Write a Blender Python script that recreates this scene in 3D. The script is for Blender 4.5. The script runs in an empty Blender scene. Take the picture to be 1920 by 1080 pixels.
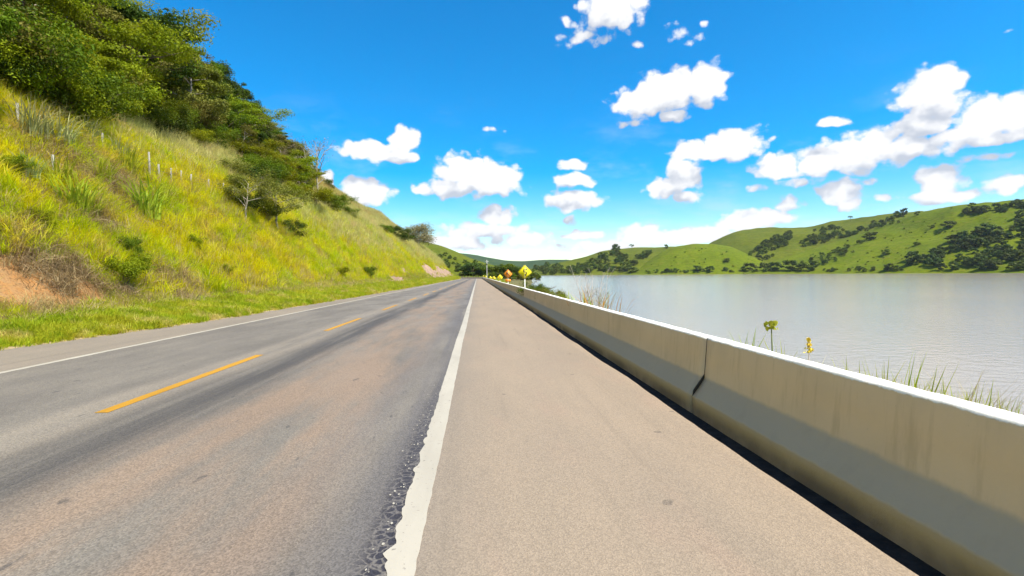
import bpy, math, random
import numpy as np
from mathutils import Vector, Matrix
from mathutils.bvhtree import BVHTree

R = math.radians
random.seed(7)
RNG = np.random.default_rng(7)
SC = bpy.context.scene
COL = SC.collection

# ------------------------------------------------------------------ camera
F = 960.0                                   # focal length in pixels of the 1920 wide frame
CAMZ = 1.5
_h = Vector((1, 0.0078, 0)).normalized()    # the horizon tips up a little to the right
_d = Vector((-65 / F, 26.5 / F, -1)).normalized()
_u = _h.cross(_d).normalized()
_x = _d.cross(_u).normalized()
CM = Matrix((_x, _d, _u))                   # camera -> world
cam_d = bpy.data.cameras.new('camera')
cam = bpy.data.objects.new('camera', cam_d)
COL.objects.link(cam)
cam.matrix_world = Matrix.Translation((0, 0, CAMZ)) @ CM.to_4x4()
cam_d.sensor_width = 36
cam_d.lens = 36 * F / 1920
cam_d.clip_start = 0.05
cam_d.clip_end = 20000
SC.camera = cam

def ray(px, py):
    v = CM @ Vector(((px - 960) / F, -(py - 540) / F, -1))
    return v.normalized()

def ray_x(px, Y):                           # X where a direction crosses the distance Y
    d = ray(px, 512)
    return d.x / d.y * Y

def proj(p):
    v = CM.transposed() @ (Vector(p) - Vector((0, 0, CAMZ)))
    return (960 + F * v.x / -v.z, 540 - F * v.y / -v.z, -v.z)

# ------------------------------------------------------------------ light
SUN = Vector((0.56, -0.42, 1.0)).normalized()      # towards the sun: right, a little behind
SUN_EL = math.asin(SUN.z)
SUN_AZ = math.atan2(SUN.x, SUN.y)
sl = bpy.data.lights.new('sun', 'SUN')
sl.energy = 5.0
sl.angle = R(0.53)
sl.color = (1.0, 0.93, 0.80)
so = bpy.data.objects.new('sun', sl)
COL.objects.link(so)
so.rotation_euler = (-SUN).to_track_quat('-Z', 'Y').to_euler()
so.location = (40, -30, 80)

SC.view_settings.view_transform = 'Standard'
SC.view_settings.look = 'None'
SC.view_settings.exposure = 0.8
SC.view_settings.gamma = 1
SC.view_settings.use_curve_mapping = False
SC.render.engine = 'CYCLES'
SC.cycles.use_denoising = True
SC.cycles.denoiser = 'OPENIMAGEDENOISE'
SC.cycles.max_bounces = 4
SC.cycles.diffuse_bounces = 2
SC.cycles.glossy_bounces = 2
SC.cycles.transmission_bounces = 2
SC.cycles.transparent_max_bounces = 4
SC.cycles.use_adaptive_sampling = True
SC.cycles.adaptive_threshold = 0.02

# ------------------------------------------------------------------ node helper
class NT:
    def __init__(self, tree):
        self.t = tree
    def n(self, typ, ins=None, **props):
        nd = self.t.nodes.new(typ)
        for k, v in props.items():
            setattr(nd, k, v)
        if ins:
            for k, v in ins.items():
                self.set(nd.inputs[k], v)
        return nd
    def set(self, sock, v):
        if isinstance(v, bpy.types.NodeSocket):
            self.t.links.new(v, sock)
        elif isinstance(v, bpy.types.Node):
            self.t.links.new(v.outputs[0], sock)
        else:
            try:
                sock.default_value = v
            except Exception:
                sock.default_value = (*v, 1.0)
    def m(self, op, a, b=0.0, c=0.0, clamp=False):
        nd = self.n('ShaderNodeMath', {0: a, 1: b, 2: c}, operation=op)
        nd.use_clamp = clamp
        return nd.outputs[0]
    def vm(self, op, a, b=(0, 0, 0)):
        nd = self.n('ShaderNodeVectorMath', {0: a, 1: b}, operation=op)
        return nd.outputs['Value'] if op in ('LENGTH', 'DOT_PRODUCT', 'DISTANCE') else nd.outputs[0]
    def mr(self, v, a, b, c=0.0, d=1.0, smooth=True):
        nd = self.n('ShaderNodeMapRange', {'Value': v, 'From Min': a, 'From Max': b, 'To Min': c, 'To Max': d})
        nd.interpolation_type = 'SMOOTHSTEP' if smooth else 'LINEAR'
        return nd.outputs[0]
    def mix(self, f, a, b, blend='MIX'):
        nd = self.n('ShaderNodeMix', data_type='RGBA', blend_type=blend)
        self.set(nd.inputs[0], f); self.set(nd.inputs[6], a); self.set(nd.inputs[7], b)
        return nd.outputs[2]
    def noise(self, vec, scale, detail=4, rough=0.55, dist=0.0, dims='3D'):
        nd = self.n('ShaderNodeTexNoise', {'Scale': scale, 'Detail': detail, 'Roughness': rough, 'Distortion': dist})
        nd.noise_dimensions = dims
        if vec is not None:
            self.set(nd.inputs['Vector'], vec)
        return nd.outputs['Fac']
    def scale(self, vec, s):
        nd = self.n('ShaderNodeMapping', {'Vector': vec, 'Scale': s})
        return nd.outputs[0]

def rgb(c):
    return (c[0], c[1], c[2], 1.0)

# ------------------------------------------------------------------ world: sky with cumulus clouds
W = bpy.data.worlds.new('World')
SC.world = W
W.use_nodes = True
W.node_tree.nodes.clear()
wn = NT(W.node_tree)
sky = wn.n('ShaderNodeTexSky', sky_type='NISHITA')
sky.sun_disc = False
sky.sun_elevation = SUN_EL
sky.sun_rotation = SUN_AZ
sky.altitude = 300
sky.air_density = 1.0
sky.dust_density = 0.25
sky.ozone_density = 2.4

def px_ang(px, py):
    d = ray(px, py)
    return math.atan2(d.x, d.y), math.asin(d.z)

# (centre x, centre y, half width, half height) in the photograph's frame -> directions of the sky
CLOUDS = [
    (1150, 12, 66, 52), (1092, 68, 62, 26, .72), (1062, 40, 20, 18, .8), (1292, 76, 20, 15, .8), (1318, 45, 16, 11, .82), (1195, 84, 24, 12, .86),
    (1208, 190, 62, 38), (1262, 165, 78, 44), (1322, 158, 52, 44), (1262, 222, 30, 14),
    (1740, 185, 68, 58), (1772, 155, 48, 32), (1722, 232, 62, 30), (1850, 222, 78, 48), (1915, 215, 70, 52), (1985, 225, 70, 45), (1800, 258, 110, 20),
    (1376, 272, 62, 34), (1342, 287, 60, 18), (1292, 285, 34, 26), (1282, 326, 38, 34), (1250, 352, 42, 22), (1290, 368, 30, 14),
    (1460, 312, 52, 28), (1540, 302, 62, 36), (1592, 292, 58, 40), (1700, 280, 100, 26), (1640, 268, 50, 30), (1850, 262, 120, 16, .3), (1480, 345, 90, 14, .7),
    (1762, 340, 56, 34), (1758, 366, 76, 15), (1886, 345, 46, 20), (1575, 362, 44, 26), (1592, 386, 28, 16), (1480, 382, 34, 14, .45), (1560, 231, 38, 13), (1655, 368, 16, 12, .7), (1452, 262, 18, 10, .85), (1870, 66, 50, 12, .86), (920, 245, 30, 8, .9), (1180, 230, 40, 14, .85), (1290, 60, 60, 40, .95), (1440, 350, 60, 14, .75), (1600, 340, 70, 12, .85), (1860, 292, 80, 14, .75),
    (690, 282, 62, 22), (762, 265, 32, 28), (745, 294, 50, 13), (684, 358, 56, 28), (655, 372, 40, 18), (606, 340, 28, 20),
    (872, 320, 62, 34), (905, 345, 80, 30), (850, 352, 72, 20), (940, 330, 48, 26), (796, 354, 36, 12, .5),
    (1077, 310, 32, 12), (1080, 340, 44, 16), (1072, 378, 58, 22), (1070, 414, 20, 10, .5),
    (931, 403, 36, 22), (905, 432, 100, 17, .3), (1095, 438, 50, 11, .4), (1205, 440, 52, 22), (1282, 446, 52, 17), (1385, 415, 52, 22), (1440, 412, 60, 18), (1330, 440, 60, 18),
    (860, 455, 70, 18, .35), (980, 448, 80, 16, .45), (1130, 462, 110, 14, .5),
]
BLOBS = []
for (cx, cy, rx, ry, *fa) in CLOUDS:
    a0, e0 = px_ang(cx, cy)
    BLOBS.append((a0, e0, abs(px_ang(cx + rx, cy)[0] - px_ang(cx - rx, cy)[0]) / 2,
                  abs(px_ang(cx, cy - ry)[1] - px_ang(cx, cy + ry)[1]) / 2, fa[0] if fa else 0.0))

def cloud_group(name, box, generic, detail=6):
    """cloud thickness as a function of (azimuth, elevation), for the part of the sky in box"""
    ng = bpy.data.node_groups.new(name, 'ShaderNodeTree')
    ng.interface.new_socket('Vector', in_out='INPUT', socket_type='NodeSocketVector')
    ng.interface.new_socket('Value', in_out='OUTPUT', socket_type='NodeSocketFloat')
    fg = NT(ng)
    gi = fg.n('NodeGroupInput')
    go = fg.n('NodeGroupOutput')
    P0 = gi.outputs[0]
    w1 = fg.n('ShaderNodeTexNoise', {'Vector': P0, 'Scale': 26.0, 'Detail': 1.0})
    wv = fg.vm('MULTIPLY', fg.vm('SUBTRACT', w1.outputs['Color'], (.5, .5, .5)), (.030, .022, 0))
    P = fg.vm('ADD', P0, wv)
    acc = None
    for (a0, e0, ra, re, fa) in BLOBS:
        k = 1.7
        if not any(a0 + ra * k + .05 > b[0] and a0 - ra * k - .05 < b[1] and e0 + re * k + .05 > b[2] and e0 - re * k - .05 < b[3] for b in box):
            continue
        q = fg.n('ShaderNodeVectorMath', {0: P, 1: (1 / ra, 1 / re, 0), 2: (-a0 / ra, -e0 / re, fa)}, operation='MULTIPLY_ADD').outputs[0]
        s = fg.vm('LENGTH', q)
        acc = s if acc is None else fg.m('MINIMUM', acc, s)
    acc = fg.m('SUBTRACT', 1.0, acc) if acc is not None else -1.2
    if generic:      # beyond the photograph's frame: the same kind of scattered cumulus
        sx = fg.n('ShaderNodeSeparateXYZ', {0: P0})
        offs = fg.m('MAXIMUM', fg.mr(fg.m('ABSOLUTE', fg.m('SUBTRACT', sx.outputs[0], 0.07)), 0.88, 1.0),
                    fg.mr(sx.outputs[1], 0.57, 0.66))
        gen = fg.noise(fg.scale(P0, (1.0, 1.6, 1.0)), 5.5, 2, 0.5)
        gen = fg.m('MULTIPLY', fg.m('SUBTRACT', gen, 0.56), 5.0)
        gen = fg.m('SUBTRACT', gen, fg.m('MULTIPLY', fg.m('SUBTRACT', 1.0, offs), 6.0))
        acc = fg.m('MAXIMUM', acc, gen)
    nz = fg.noise(fg.scale(P0, (1.0, 1.25, 1.0)), 42.0, detail if not generic else 3, 0.62)
    acc = fg.m('MAXIMUM', acc, -1.2)
    vor = fg.n('ShaderNodeTexVoronoi', {'Vector': fg.vm('ADD', fg.scale(P0, (1.0, 1.2, 1.0)), wv), 'Scale': 40.0}, voronoi_dimensions='2D')
    puff = fg.m('MULTIPLY', fg.m('SUBTRACT', 0.55, vor.outputs['Distance']), 0.5)
    tot = fg.m('ADD', fg.m('ADD', acc, puff), fg.m('MULTIPLY', fg.m('SUBTRACT', nz, 0.50), CL_AMP))
    fg.set(go.inputs[0], tot)
    return ng
CL_AMP = 0.9

tc = wn.n('ShaderNodeTexCoord')
dv = wn.n('ShaderNodeSeparateXYZ', {0: tc.outputs['Generated']})
az = wn.m('ARCTAN2', dv.outputs[0], dv.outputs[1])
el = wn.m('ARCSINE', dv.outputs[2])
pv = wn.n('ShaderNodeCombineXYZ', {0: az, 1: el, 2: 0.0}).outputs[0]
# thin band of far cloud above the horizon
bn = wn.noise(wn.scale(pv, (1.0, 3.2, 1.0)), 11.0, 5, 0.6)
band = wn.m('MULTIPLY', wn.mr(el, 0.155, 0.03), wn.mr(bn, 0.44, 0.70))
band = wn.m('MULTIPLY', band, wn.mr(el, -0.01, 0.005))
# thin veils a little higher
vn = wn.noise(wn.scale(pv, (1.0, 2.4, 1.0)), 5.0, 5, 0.62)
veil = wn.m('MULTIPLY', wn.mr(vn, 0.5, 0.75), wn.m('MULTIPLY', wn.mr(el, 0.36, 0.14), 0.3))
skyc = wn.n('ShaderNodeHueSaturation', {'Hue': 0.497, 'Saturation': 1.72, 'Value': 1.28, 'Color': sky.outputs[0]}).outputs[0]
c1 = wn.mix(wn.m('MULTIPLY', band, 0.5), skyc, rgb((5.3, 5.5, 5.9)))
c1 = wn.mix(veil, c1, rgb((5.2, 5.5, 6.0)))
A_ = lambda px: px_ang(px, 300)[0]
L0, L1, HI = 0.07 - 0.88, 0.07 + 0.88, 0.57
cuts = [L0, A_(1000), A_(1230), A_(1480), A_(1690), L1]

def sky_part(name, box, generic=False):
    ng = cloud_group(name, box, generic)
    g1 = wn.n('ShaderNodeGroup'); g1.node_tree = ng; wn.set(g1.inputs[0], pv)
    g2 = wn.n('ShaderNodeGroup'); g2.node_tree = ng if generic else cloud_group(name + '_soft', box, generic, 2); wn.set(g2.inputs[0], wn.vm('ADD', pv, (0.014, 0.046, 0)))
    alpha = wn.mr(g1.outputs[0], 0.0, 0.36)
    shade = wn.mr(wn.m('SUBTRACT', g2.outputs[0], g1.outputs[0]), -0.55, 0.5)
    ccol = wn.mix(shade, rgb((6.2, 6.2, 6.25)), rgb((3.45, 3.75, 4.35)))
    bgn = wn.n('ShaderNodeBackground', {'Color': wn.mix(alpha, c1, ccol), 'Strength': 0.1})
    return bgn.outputs[0]

cur = sky_part('clouds_e', [(cuts[4], cuts[5], -.1, HI)])
for i in range(3, -1, -1):
    nxt = sky_part('clouds_' + 'abcd'[i], [(cuts[i], cuts[i + 1], -.1, HI)])
    cur = wn.n('ShaderNodeMixShader', {0: wn.m('LESS_THAN', az, cuts[i + 1]), 1: cur, 2: nxt}).outputs[0]
outside = wn.m('MAXIMUM', wn.m('GREATER_THAN', el, HI), wn.m('GREATER_THAN', wn.m('ABSOLUTE', wn.m('SUBTRACT', az, 0.07)), 0.88))
rest = sky_part('clouds_rest', [(-3.2, L0, -.1, 1.6), (L1, 3.2, -.1, 1.6), (-3.2, 3.2, HI, 1.6)], True)
cur = wn.n('ShaderNodeMixShader', {0: outside, 1: cur, 2: rest}).outputs[0]
wo = wn.n('ShaderNodeOutputWorld', {'Surface': cur})
W.cycles.sampling_method = 'MANUAL'
W.cycles.sample_map_resolution = 256

# ------------------------------------------------------------------ numpy noise
def _hash(ix, iy, seed):
    h = (ix.astype(np.int64) * 374761393 + iy.astype(np.int64) * 668265263 + seed * 974711) & 0x7fffffff
    h = ((h ^ (h >> 13)) * 1274126177) & 0x7fffffff
    return ((h ^ (h >> 16)) & 0xffff) / 65535.0

def vnoise(x, y, seed=0):
    x = np.asarray(x, float); y = np.asarray(y, float)
    ix = np.floor(x); iy = np.floor(y)
    fx = x - ix; fy = y - iy
    fx = fx * fx * (3 - 2 * fx); fy = fy * fy * (3 - 2 * fy)
    a = _hash(ix, iy, seed); b = _hash(ix + 1, iy, seed)
    c = _hash(ix, iy + 1, seed); d = _hash(ix + 1, iy + 1, seed)
    return (a * (1 - fx) + b * fx) * (1 - fy) + (c * (1 - fx) + d * fx) * fy

def fbm(x, y, seed=0, oct=4):
    s = 0; a = 0.5; t = 0
    x = np.asarray(x, float); y = np.asarray(y, float)
    for k in range(oct):
        s = s + a * vnoise(x, y, seed + k * 17); t += a
        a *= 0.5; x = x * 2.03 + 11.3; y = y * 2.03 + 5.7
    return s / t - 0.5

def sstep(x, a, b):
    t = np.clip((np.asarray(x, float) - a) / (b - a), 0, 1)
    return t * t * (3 - 2 * t)

# ------------------------------------------------------------------ the lie of the land
def xc(Y):                                  # the road runs straight, then bends left far off
    t = np.clip(np.asarray(Y, float) - 255, 0, 70)
    return -(t ** 2) / 150.0 - np.where(np.asarray(Y) > 325, (np.asarray(Y, float) - 325) * 0.93, 0)

def zr(Y):
    return -0.0036 * np.clip(np.asarray(Y, float), -40, 380)

def edge_u(Y):
    return 8.55 + 1.45 * np.exp(-np.clip((np.asarray(Y, float) - 10) / 8, 0, 50))

def verge_rag(Y):
    return 0.5 * fbm(np.asarray(Y, float) / 1.6, np.asarray(Y, float) * 0 + 3, 5, 4) + 0.16 * fbm(np.asarray(Y, float) / .35, np.asarray(Y, float) * 0 + 8, 6, 2)

def hill_z(X, Y):
    X = np.asarray(X, float); Y = np.asarray(Y, float)
    u = -(X - xc(Y))
    e = edge_u(Y) + verge_rag(Y)
    toe = 12.5 + 1.2 * fbm(Y / 9.0, u * 0 + 9, 9, 3) - 0.9 * sstep(Y, 60, 110)
    z = zr(Y) - 0.05 + 0.16 * np.clip(u - e, -1, 9)
    s = np.clip(u - toe, 0, None)
    f = np.where(s < 1.2, s * s / 2.4, s - 0.6)
    f = np.where(s > 9, 8.4 + (s - 9) * 0.8, f)
    f = np.where(s > 31, 26.0 + (1 - np.exp(-(s - 31) / 25)) * 9, f)
    amp = 1 - 0.55 * sstep(Y, 240, 330)
    amp = amp * (1 + 0.10 * fbm(Y / 45.0, u * 0 + 1, 31, 2))
    # soil scarp near the camera, dug into the toe
    rel = np.clip(s / 3.0, 0, 1)
    bump = fbm(X / 5.0, Y / 5.0, 3, 4) * 1.5 * rel + fbm(X / 1.3, Y / 1.3, 13, 3) * 0.35 * rel
    far_b = fbm(X / 22.0, Y / 22.0, 23, 3) * 4.0 * np.clip(s / 25.0, 0, 1)
    return z + f * amp + bump + far_b

def hit_hill(px, py, tmax=420):
    d = ray(px, py)
    t = np.arange(6, tmax, 0.15)
    X = d.x * t; Y = d.y * t; Z = CAMZ + d.z * t
    h = hill_z(X, Y)
    k = np.nonzero(Z < h)[0]
    if not len(k):
        return None
    k = k[0]
    return Vector((X[k], Y[k], float(h[k])))

def shore_x(Y):
    Y = np.asarray(Y, float)
    return 7.0 + 0.108 * np.clip(Y - 60, 0, None) - 1.2 * sstep(Y, 60, 140) + 1.5 * fbm(Y / 12.0, Y * 0 + 4, 44, 3)

LAKE_Z = -2.2
def bank_z(X, Y):
    X = np.asarray(X, float); Y = np.asarray(Y, float)
    inner = 3.02 + xc(Y)
    xs = shore_x(Y)
    start = np.maximum(inner + 0.9, xs - 5.5)
    t = np.clip((X - start) / (xs - start), 0, 1.6)
    z0 = zr(Y) - 0.12
    return z0 + (LAKE_Z - z0) * t + 0.18 * fbm(X / 1.5, Y / 1.5, 61, 3)

# ------------------------------------------------------------------ mesh helpers
def mesh_np(name, verts, quads, mats=None, smooth=False, uv=None, tris=None):
    verts = np.asarray(verts, np.float32)
    me = bpy.data.meshes.new(name)
    faces = []
    nq = 0 if quads is None else len(quads)
    nt = 0 if tris is None else len(tris)
    loops = np.concatenate([np.asarray(quads, np.int32).ravel() if nq else np.zeros(0, np.int32),
                            np.asarray(tris, np.int32).ravel() if nt else np.zeros(0, np.int32)])
    starts = np.concatenate([np.arange(nq, dtype=np.int32) * 4, nq * 4 + np.arange(nt, dtype=np.int32) * 3])
    me.vertices.add(len(verts)); me.vertices.foreach_set('co', verts.ravel())
    me.loops.add(len(loops)); me.loops.foreach_set('vertex_index', loops)
    me.polygons.add(nq + nt); me.polygons.foreach_set('loop_start', starts.astype(np.int32))
    if smooth:
        me.polygons.foreach_set('use_smooth', np.ones(nq + nt, bool))
    if uv is not None:
        l = me.uv_layers.new(name='UVMap')
        l.data.foreach_set('uv', np.asarray(uv, np.float32)[loops].ravel())
    me.update(calc_edges=True)
    me.validate()
    if mats is not None:
        for mm in (mats if isinstance(mats, (list, tuple)) else [mats]):
            me.materials.append(mm)
    return me

def grid_mesh(name, X, Y, Z, mat, smooth=True, uv=None):
    n, m = X.shape
    v = np.stack([X, Y, Z], -1).reshape(-1, 3)
    i = np.arange(n * m).reshape(n, m)
    q = np.stack([i[:-1, :-1], i[:-1, 1:], i[1:, 1:], i[1:, :-1]], -1).reshape(-1, 4)
    # face up
    a = v[q[0, 1]] - v[q[0, 0]]; b = v[q[0, 3]] - v[q[0, 0]]
    if np.cross(a, b)[2] < 0:
        q = q[:, ::-1]
    return mesh_np(name, v, q, mat, smooth, None if uv is None else uv.reshape(-1, 2))

def obj(name, me, parent=None, loc=None, rot=None, scl=None):
    o = bpy.data.objects.new(name, me)
    COL.objects.link(o)
    if parent is not None:
        o.parent = parent
    if loc is not None:
        o.location = loc
    if rot is not None:
        o.rotation_euler = rot
    if scl is not None:
        o.scale = (scl, scl, scl) if isinstance(scl, (int, float)) else scl
    return o

def tag(o, label=None, cat=None, group=None, kind=None):
    if label: o['label'] = label
    if cat: o['category'] = cat
    if group: o['group'] = group
    if kind: o['kind'] = kind
    return o

def struct(name, me, label=None):
    o = obj(name, me)
    tag(o, label, None, None, 'structure')
    return o

def empty(name, loc, rz=0.0, scl=1.0):
    o = bpy.data.objects.new(name, None)
    COL.objects.link(o)
    o.location = loc
    o.rotation_euler = (0, 0, rz)
    o.scale = (scl, scl, scl) if isinstance(scl, (int, float)) else scl
    o.empty_display_size = 0.2
    return o

class MB:
    """collects tubes, boxes and strips into one mesh"""
    def __init__(self):
        self.v = []; self.q = []; self.t = []
    def tube(self, pts, rad, sides=6, cap=True):
        pts = [Vector(p) for p in pts]
        base = len(self.v)
        n = len(pts)
        for i, p in enumerate(pts):
            a = pts[max(i - 1, 0)]; b = pts[min(i + 1, n - 1)]
            d = (b - a).normalized()
            s = d.orthogonal().normalized() if i == 0 else (s - d * s.dot(d)).normalized()
            c = d.cross(s)
            for k in range(sides):
                an = 2 * math.pi * k / sides
                self.v.append(tuple(p + (s * math.cos(an) + c * math.sin(an)) * rad[i]))
        for i in range(n - 1):
            for k in range(sides):
                a = base + i * sides + k; b = base + i * sides + (k + 1) % sides
                self.q.append((a, b, b + sides, a + sides))
        if cap:
            self.v.append(tuple(pts[-1])); e = len(self.v) - 1
            for k in range(sides):
                self.t.append((base + (n - 1) * sides + k, base + (n - 1) * sides + (k + 1) % sides, e))
    def box(self, lo, hi):
        b = len(self.v)
        for z in (lo[2], hi[2]):
            self.v += [(lo[0], lo[1], z), (hi[0], lo[1], z), (hi[0], hi[1], z), (lo[0], hi[1], z)]
        self.q += [(b, b + 3, b + 2, b + 1), (b + 4, b + 5, b + 6, b + 7)]
        for k in range(4):
            self.q.append((b + k, b + (k + 1) % 4, b + 4 + (k + 1) % 4, b + 4 + k))
    def prism(self, outline, y0, y1):
        """outline in (x, z), counter-clockwise seen from -y; extruded in y"""
        n = len(outline); b = len(self.v)
        for y in (y0, y1):
            self.v += [(x, y, z) for x, z in outline]
        for k in range(n):
            self.q.append((b + k, b + n + k, b + n + (k + 1) % n, b + (k + 1) % n))
        for k in range(1, n - 1):
            self.t.append((b, b + k, b + k + 1)); self.t.append((b + n, b + n + k + 1, b + n + k))
    def mesh(self, name, mat, smooth=False):
        return mesh_np(name, self.v, self.q if self.q else None, mat, smooth, None, self.t if self.t else None)

# ------------------------------------------------------------------ materials
def newmat(name):
    m = bpy.data.materials.new(name)
    m.use_nodes = True
    m.node_tree.nodes.clear()
    t = NT(m.node_tree)
    out = t.n('ShaderNodeOutputMaterial')
    return m, t, out

def principled(t, out, col, rough=0.8, bump=None, bstr=0.3, bdist=0.02, spec=0.3, metallic=0.0):
    p = t.n('ShaderNodeBsdfPrincipled')
    t.set(p.inputs['Base Color'], rgb(col) if isinstance(col, tuple) and len(col) == 3 else col)
    t.set(p.inputs['Roughness'], rough)
    t.set(p.inputs['Specular IOR Level'], spec)
    t.set(p.inputs['Metallic'], metallic)
    if bump is not None:
        b = t.n('ShaderNodeBump', {'Height': bump, 'Strength': bstr, 'Distance': bdist})
        t.set(p.inputs['Normal'], b.outputs[0])
    t.set(out.inputs['Surface'], p.outputs[0])
    return p

def leaf_mat(name, cols, hue_var=0.03, val_var=0.35, trans=0.35, nscale=0.25, patch=None, rough=0.6):
    """foliage: reflecting and letting light through; varies from plant to plant and patch to patch"""
    m, t, out = newmat(name)
    geo = t.n('ShaderNodeNewGeometry')
    oi = t.n('ShaderNodeObjectInfo')
    n1 = t.noise(geo.outputs['Position'], nscale, 4, 0.6)
    c = t.mix(t.mr(n1, 0.38, 0.62), rgb(cols[0]), rgb(cols[1]))
    if len(cols) > 2:
        n2 = t.noise(t.vm('ADD', geo.outputs['Position'], (31, 17, 5)), nscale * 1.7, 4, 0.6)
        c = t.mix(t.mr(n2, 0.52, 0.68), c, rgb(cols[2]))
    hs = t.n('ShaderNodeHueSaturation', {'Color': c})
    t.set(hs.inputs['Hue'], t.mr(oi.outputs['Random'], 0, 1, 0.5 - hue_var, 0.5 + hue_var, False))
    r2 = t.n('ShaderNodeTexWhiteNoise', {'Vector': geo.outputs['Random Per Island'] if 'Random Per Island' in geo.outputs else oi.outputs['Random']})
    rv = t.m('MULTIPLY_ADD', oi.outputs['Random'], 0.5, t.m('MULTIPLY', geo.outputs['Random Per Island'], 0.5))
    t.set(hs.inputs['Value'], t.mr(rv, 0, 1, 1 - val_var, 1 + val_var, False))
    col = hs.outputs[0]
    p = t.n('ShaderNodeBsdfPrincipled', {'Base Color': col, 'Roughness': rough, 'Specular IOR Level': 0.12})
    tr = t.n('ShaderNodeBsdfTranslucent', {'Color': t.mix(0.5, col, t.mix(1.0, col, rgb((1.3, 1.25, 0.5)), 'MULTIPLY'))})
    mx = t.n('ShaderNodeMixShader', {0: trans, 1: p.outputs[0], 2: tr.outputs[0]})
    t.set(out.inputs['Surface'], mx.outputs[0])
    return m

def bark_mat(name, c0, c1):
    m, t, out = newmat(name)
    tcn = t.n('ShaderNodeTexCoord')
    n = t.noise(t.scale(tcn.outputs['Object'], (1, 1, .25)), 9, 5, .6)
    principled(t, out, t.mix(t.mr(n, .35, .65), rgb(c0), rgb(c1)), 0.9, n, 0.5, 0.03)
    return m

# ------------------------------------------------------------------ road surface materials (UV = metres across, metres along)
def road_coords(t):
    uvn = t.n('ShaderNodeUVMap')
    s = t.n('ShaderNodeSeparateXYZ', {0: uvn.outputs[0]})
    return uvn.outputs[0], s.outputs[0], s.outputs[1]

def band(t, u, c, w, soft):
    """1 inside a lengthwise band centred on c, soft towards its sides"""
    return t.mr(t.m('ABSOLUTE', t.m('SUBTRACT', u, c)), w + soft, w)

def asphalt_mat():
    m, t, out = newmat('worn_asphalt')
    uv, u, v = road_coords(t)
    warp = t.noise(t.scale(uv, (0.25, 0.12, 1)), 1.0, 3)
    uw = t.m('ADD', u, t.m('MULTIPLY', t.m('SUBTRACT', warp, .5), .9))
    streak = t.noise(t.scale(uv, (3.2, 0.10, 1)), 1.0, 6, .62)
    patch = t.noise(t.scale(uv, (0.9, 0.28, 1)), 1.0, 5, .6)
    fine = t.noise(t.scale(uv, (1, 0.8, 1)), 55, 3, .7)
    grit = t.n('ShaderNodeTexVoronoi', {'Vector': uv, 'Scale': 95.0})
    col = t.mix(t.mr(patch, .3, .7), rgb((.188, .166, .136)), rgb((.128, .114, .097)))
    dark = t.m('MULTIPLY', band(t, uw, -3.45, .32, .45), t.mr(streak, .25, .6))
    dark2 = t.m('MULTIPLY', band(t, uw, -0.95, .25, .4), t.mr(streak, .3, .65))
    dark3 = t.m('MULTIPLY', band(t, uw, -6.2, .35, .5), t.mr(streak, .3, .7))
    dark4 = t.m('MULTIPLY', band(t, uw, -4.95, .2, .4), t.mr(streak, .35, .75))
    col = t.mix(t.m('MULTIPLY', dark3, .5), col, rgb((.125, .112, .098)))
    col = t.mix(t.m('MULTIPLY', dark4, .35), col, rgb((.13, .118, .103)))
    col = t.mix(t.m('MULTIPLY', dark, .92), col, rgb((.060, .055, .052)))
    col = t.mix(t.m('MULTIPLY', dark2, .6), col, rgb((.118, .109, .104)))
    dust = t.m('MULTIPLY', band(t, uw, -2.05, .5, .75), t.mr(t.noise(t.scale(uv, (1.3, .22, 1)), 1.0, 5, .62), .34, .62))
    col = t.mix(t.m('MULTIPLY', dust, .72), col, rgb((.245, .170, .115)))
    lite = t.m('MULTIPLY', band(t, uw, -4.2, .25, .4), t.mr(streak, .3, .6))
    col = t.mix(t.m('MULTIPLY', lite, .5), col, rgb((.262, .222, .172)))
    # dark scuffs and tar flecks
    sc = t.noise(t.scale(uv, (7.0, 2.6, 1)), 1.0, 3, .55)
    col = t.mix(t.m('MULTIPLY', t.mr(sc, .66, .73), .6), col, rgb((.05, .048, .048)))
    # old bleeding bitumen, crazed, along the edge line
    crk = t.n('ShaderNodeTexVoronoi', {'Vector': t.vm('ADD', uv, t.vm('MULTIPLY', t.n('ShaderNodeTexNoise', {'Vector': uv, 'Scale': 14.0}).outputs['Color'], (.06, .06, 0))), 'Scale': 17.0}, feature='DISTANCE_TO_EDGE')
    near = t.m('MULTIPLY', t.mr(u, -0.71, -0.55), t.mr(t.noise(t.scale(uv, (2, .55, 1)), 1.3, 5, .65), .30, .46))
    fade = t.mr(v, 9.5, 3.0)
    col = t.mix(t.m('MULTIPLY', t.m('MULTIPLY', near, fade), t.mr(crk.outputs[0], .03, .13)), col, rgb((.014, .013, .02)))
    near2 = t.m('MULTIPLY', t.mr(u, -1.0, -0.45), t.mr(streak, .35, .6))
    col = t.mix(t.m('MULTIPLY', near2, .45), col, rgb((.06, .058, .068)))
    # aggregate
    col = t.mix(1.0, col, t.mix(t.mr(grit.outputs['Color'], 0, 1), rgb((.72, .72, .72)), rgb((1.28, 1.27, 1.25))), 'MULTIPLY')
    hgt = t.m('ADD', t.m('MULTIPLY', fine, .6), grit.outputs['Distance'])
    principled(t, out, col, t.mr(patch, .3, .7, .72, .9), hgt, .5, .006, .35)
    return m

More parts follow.
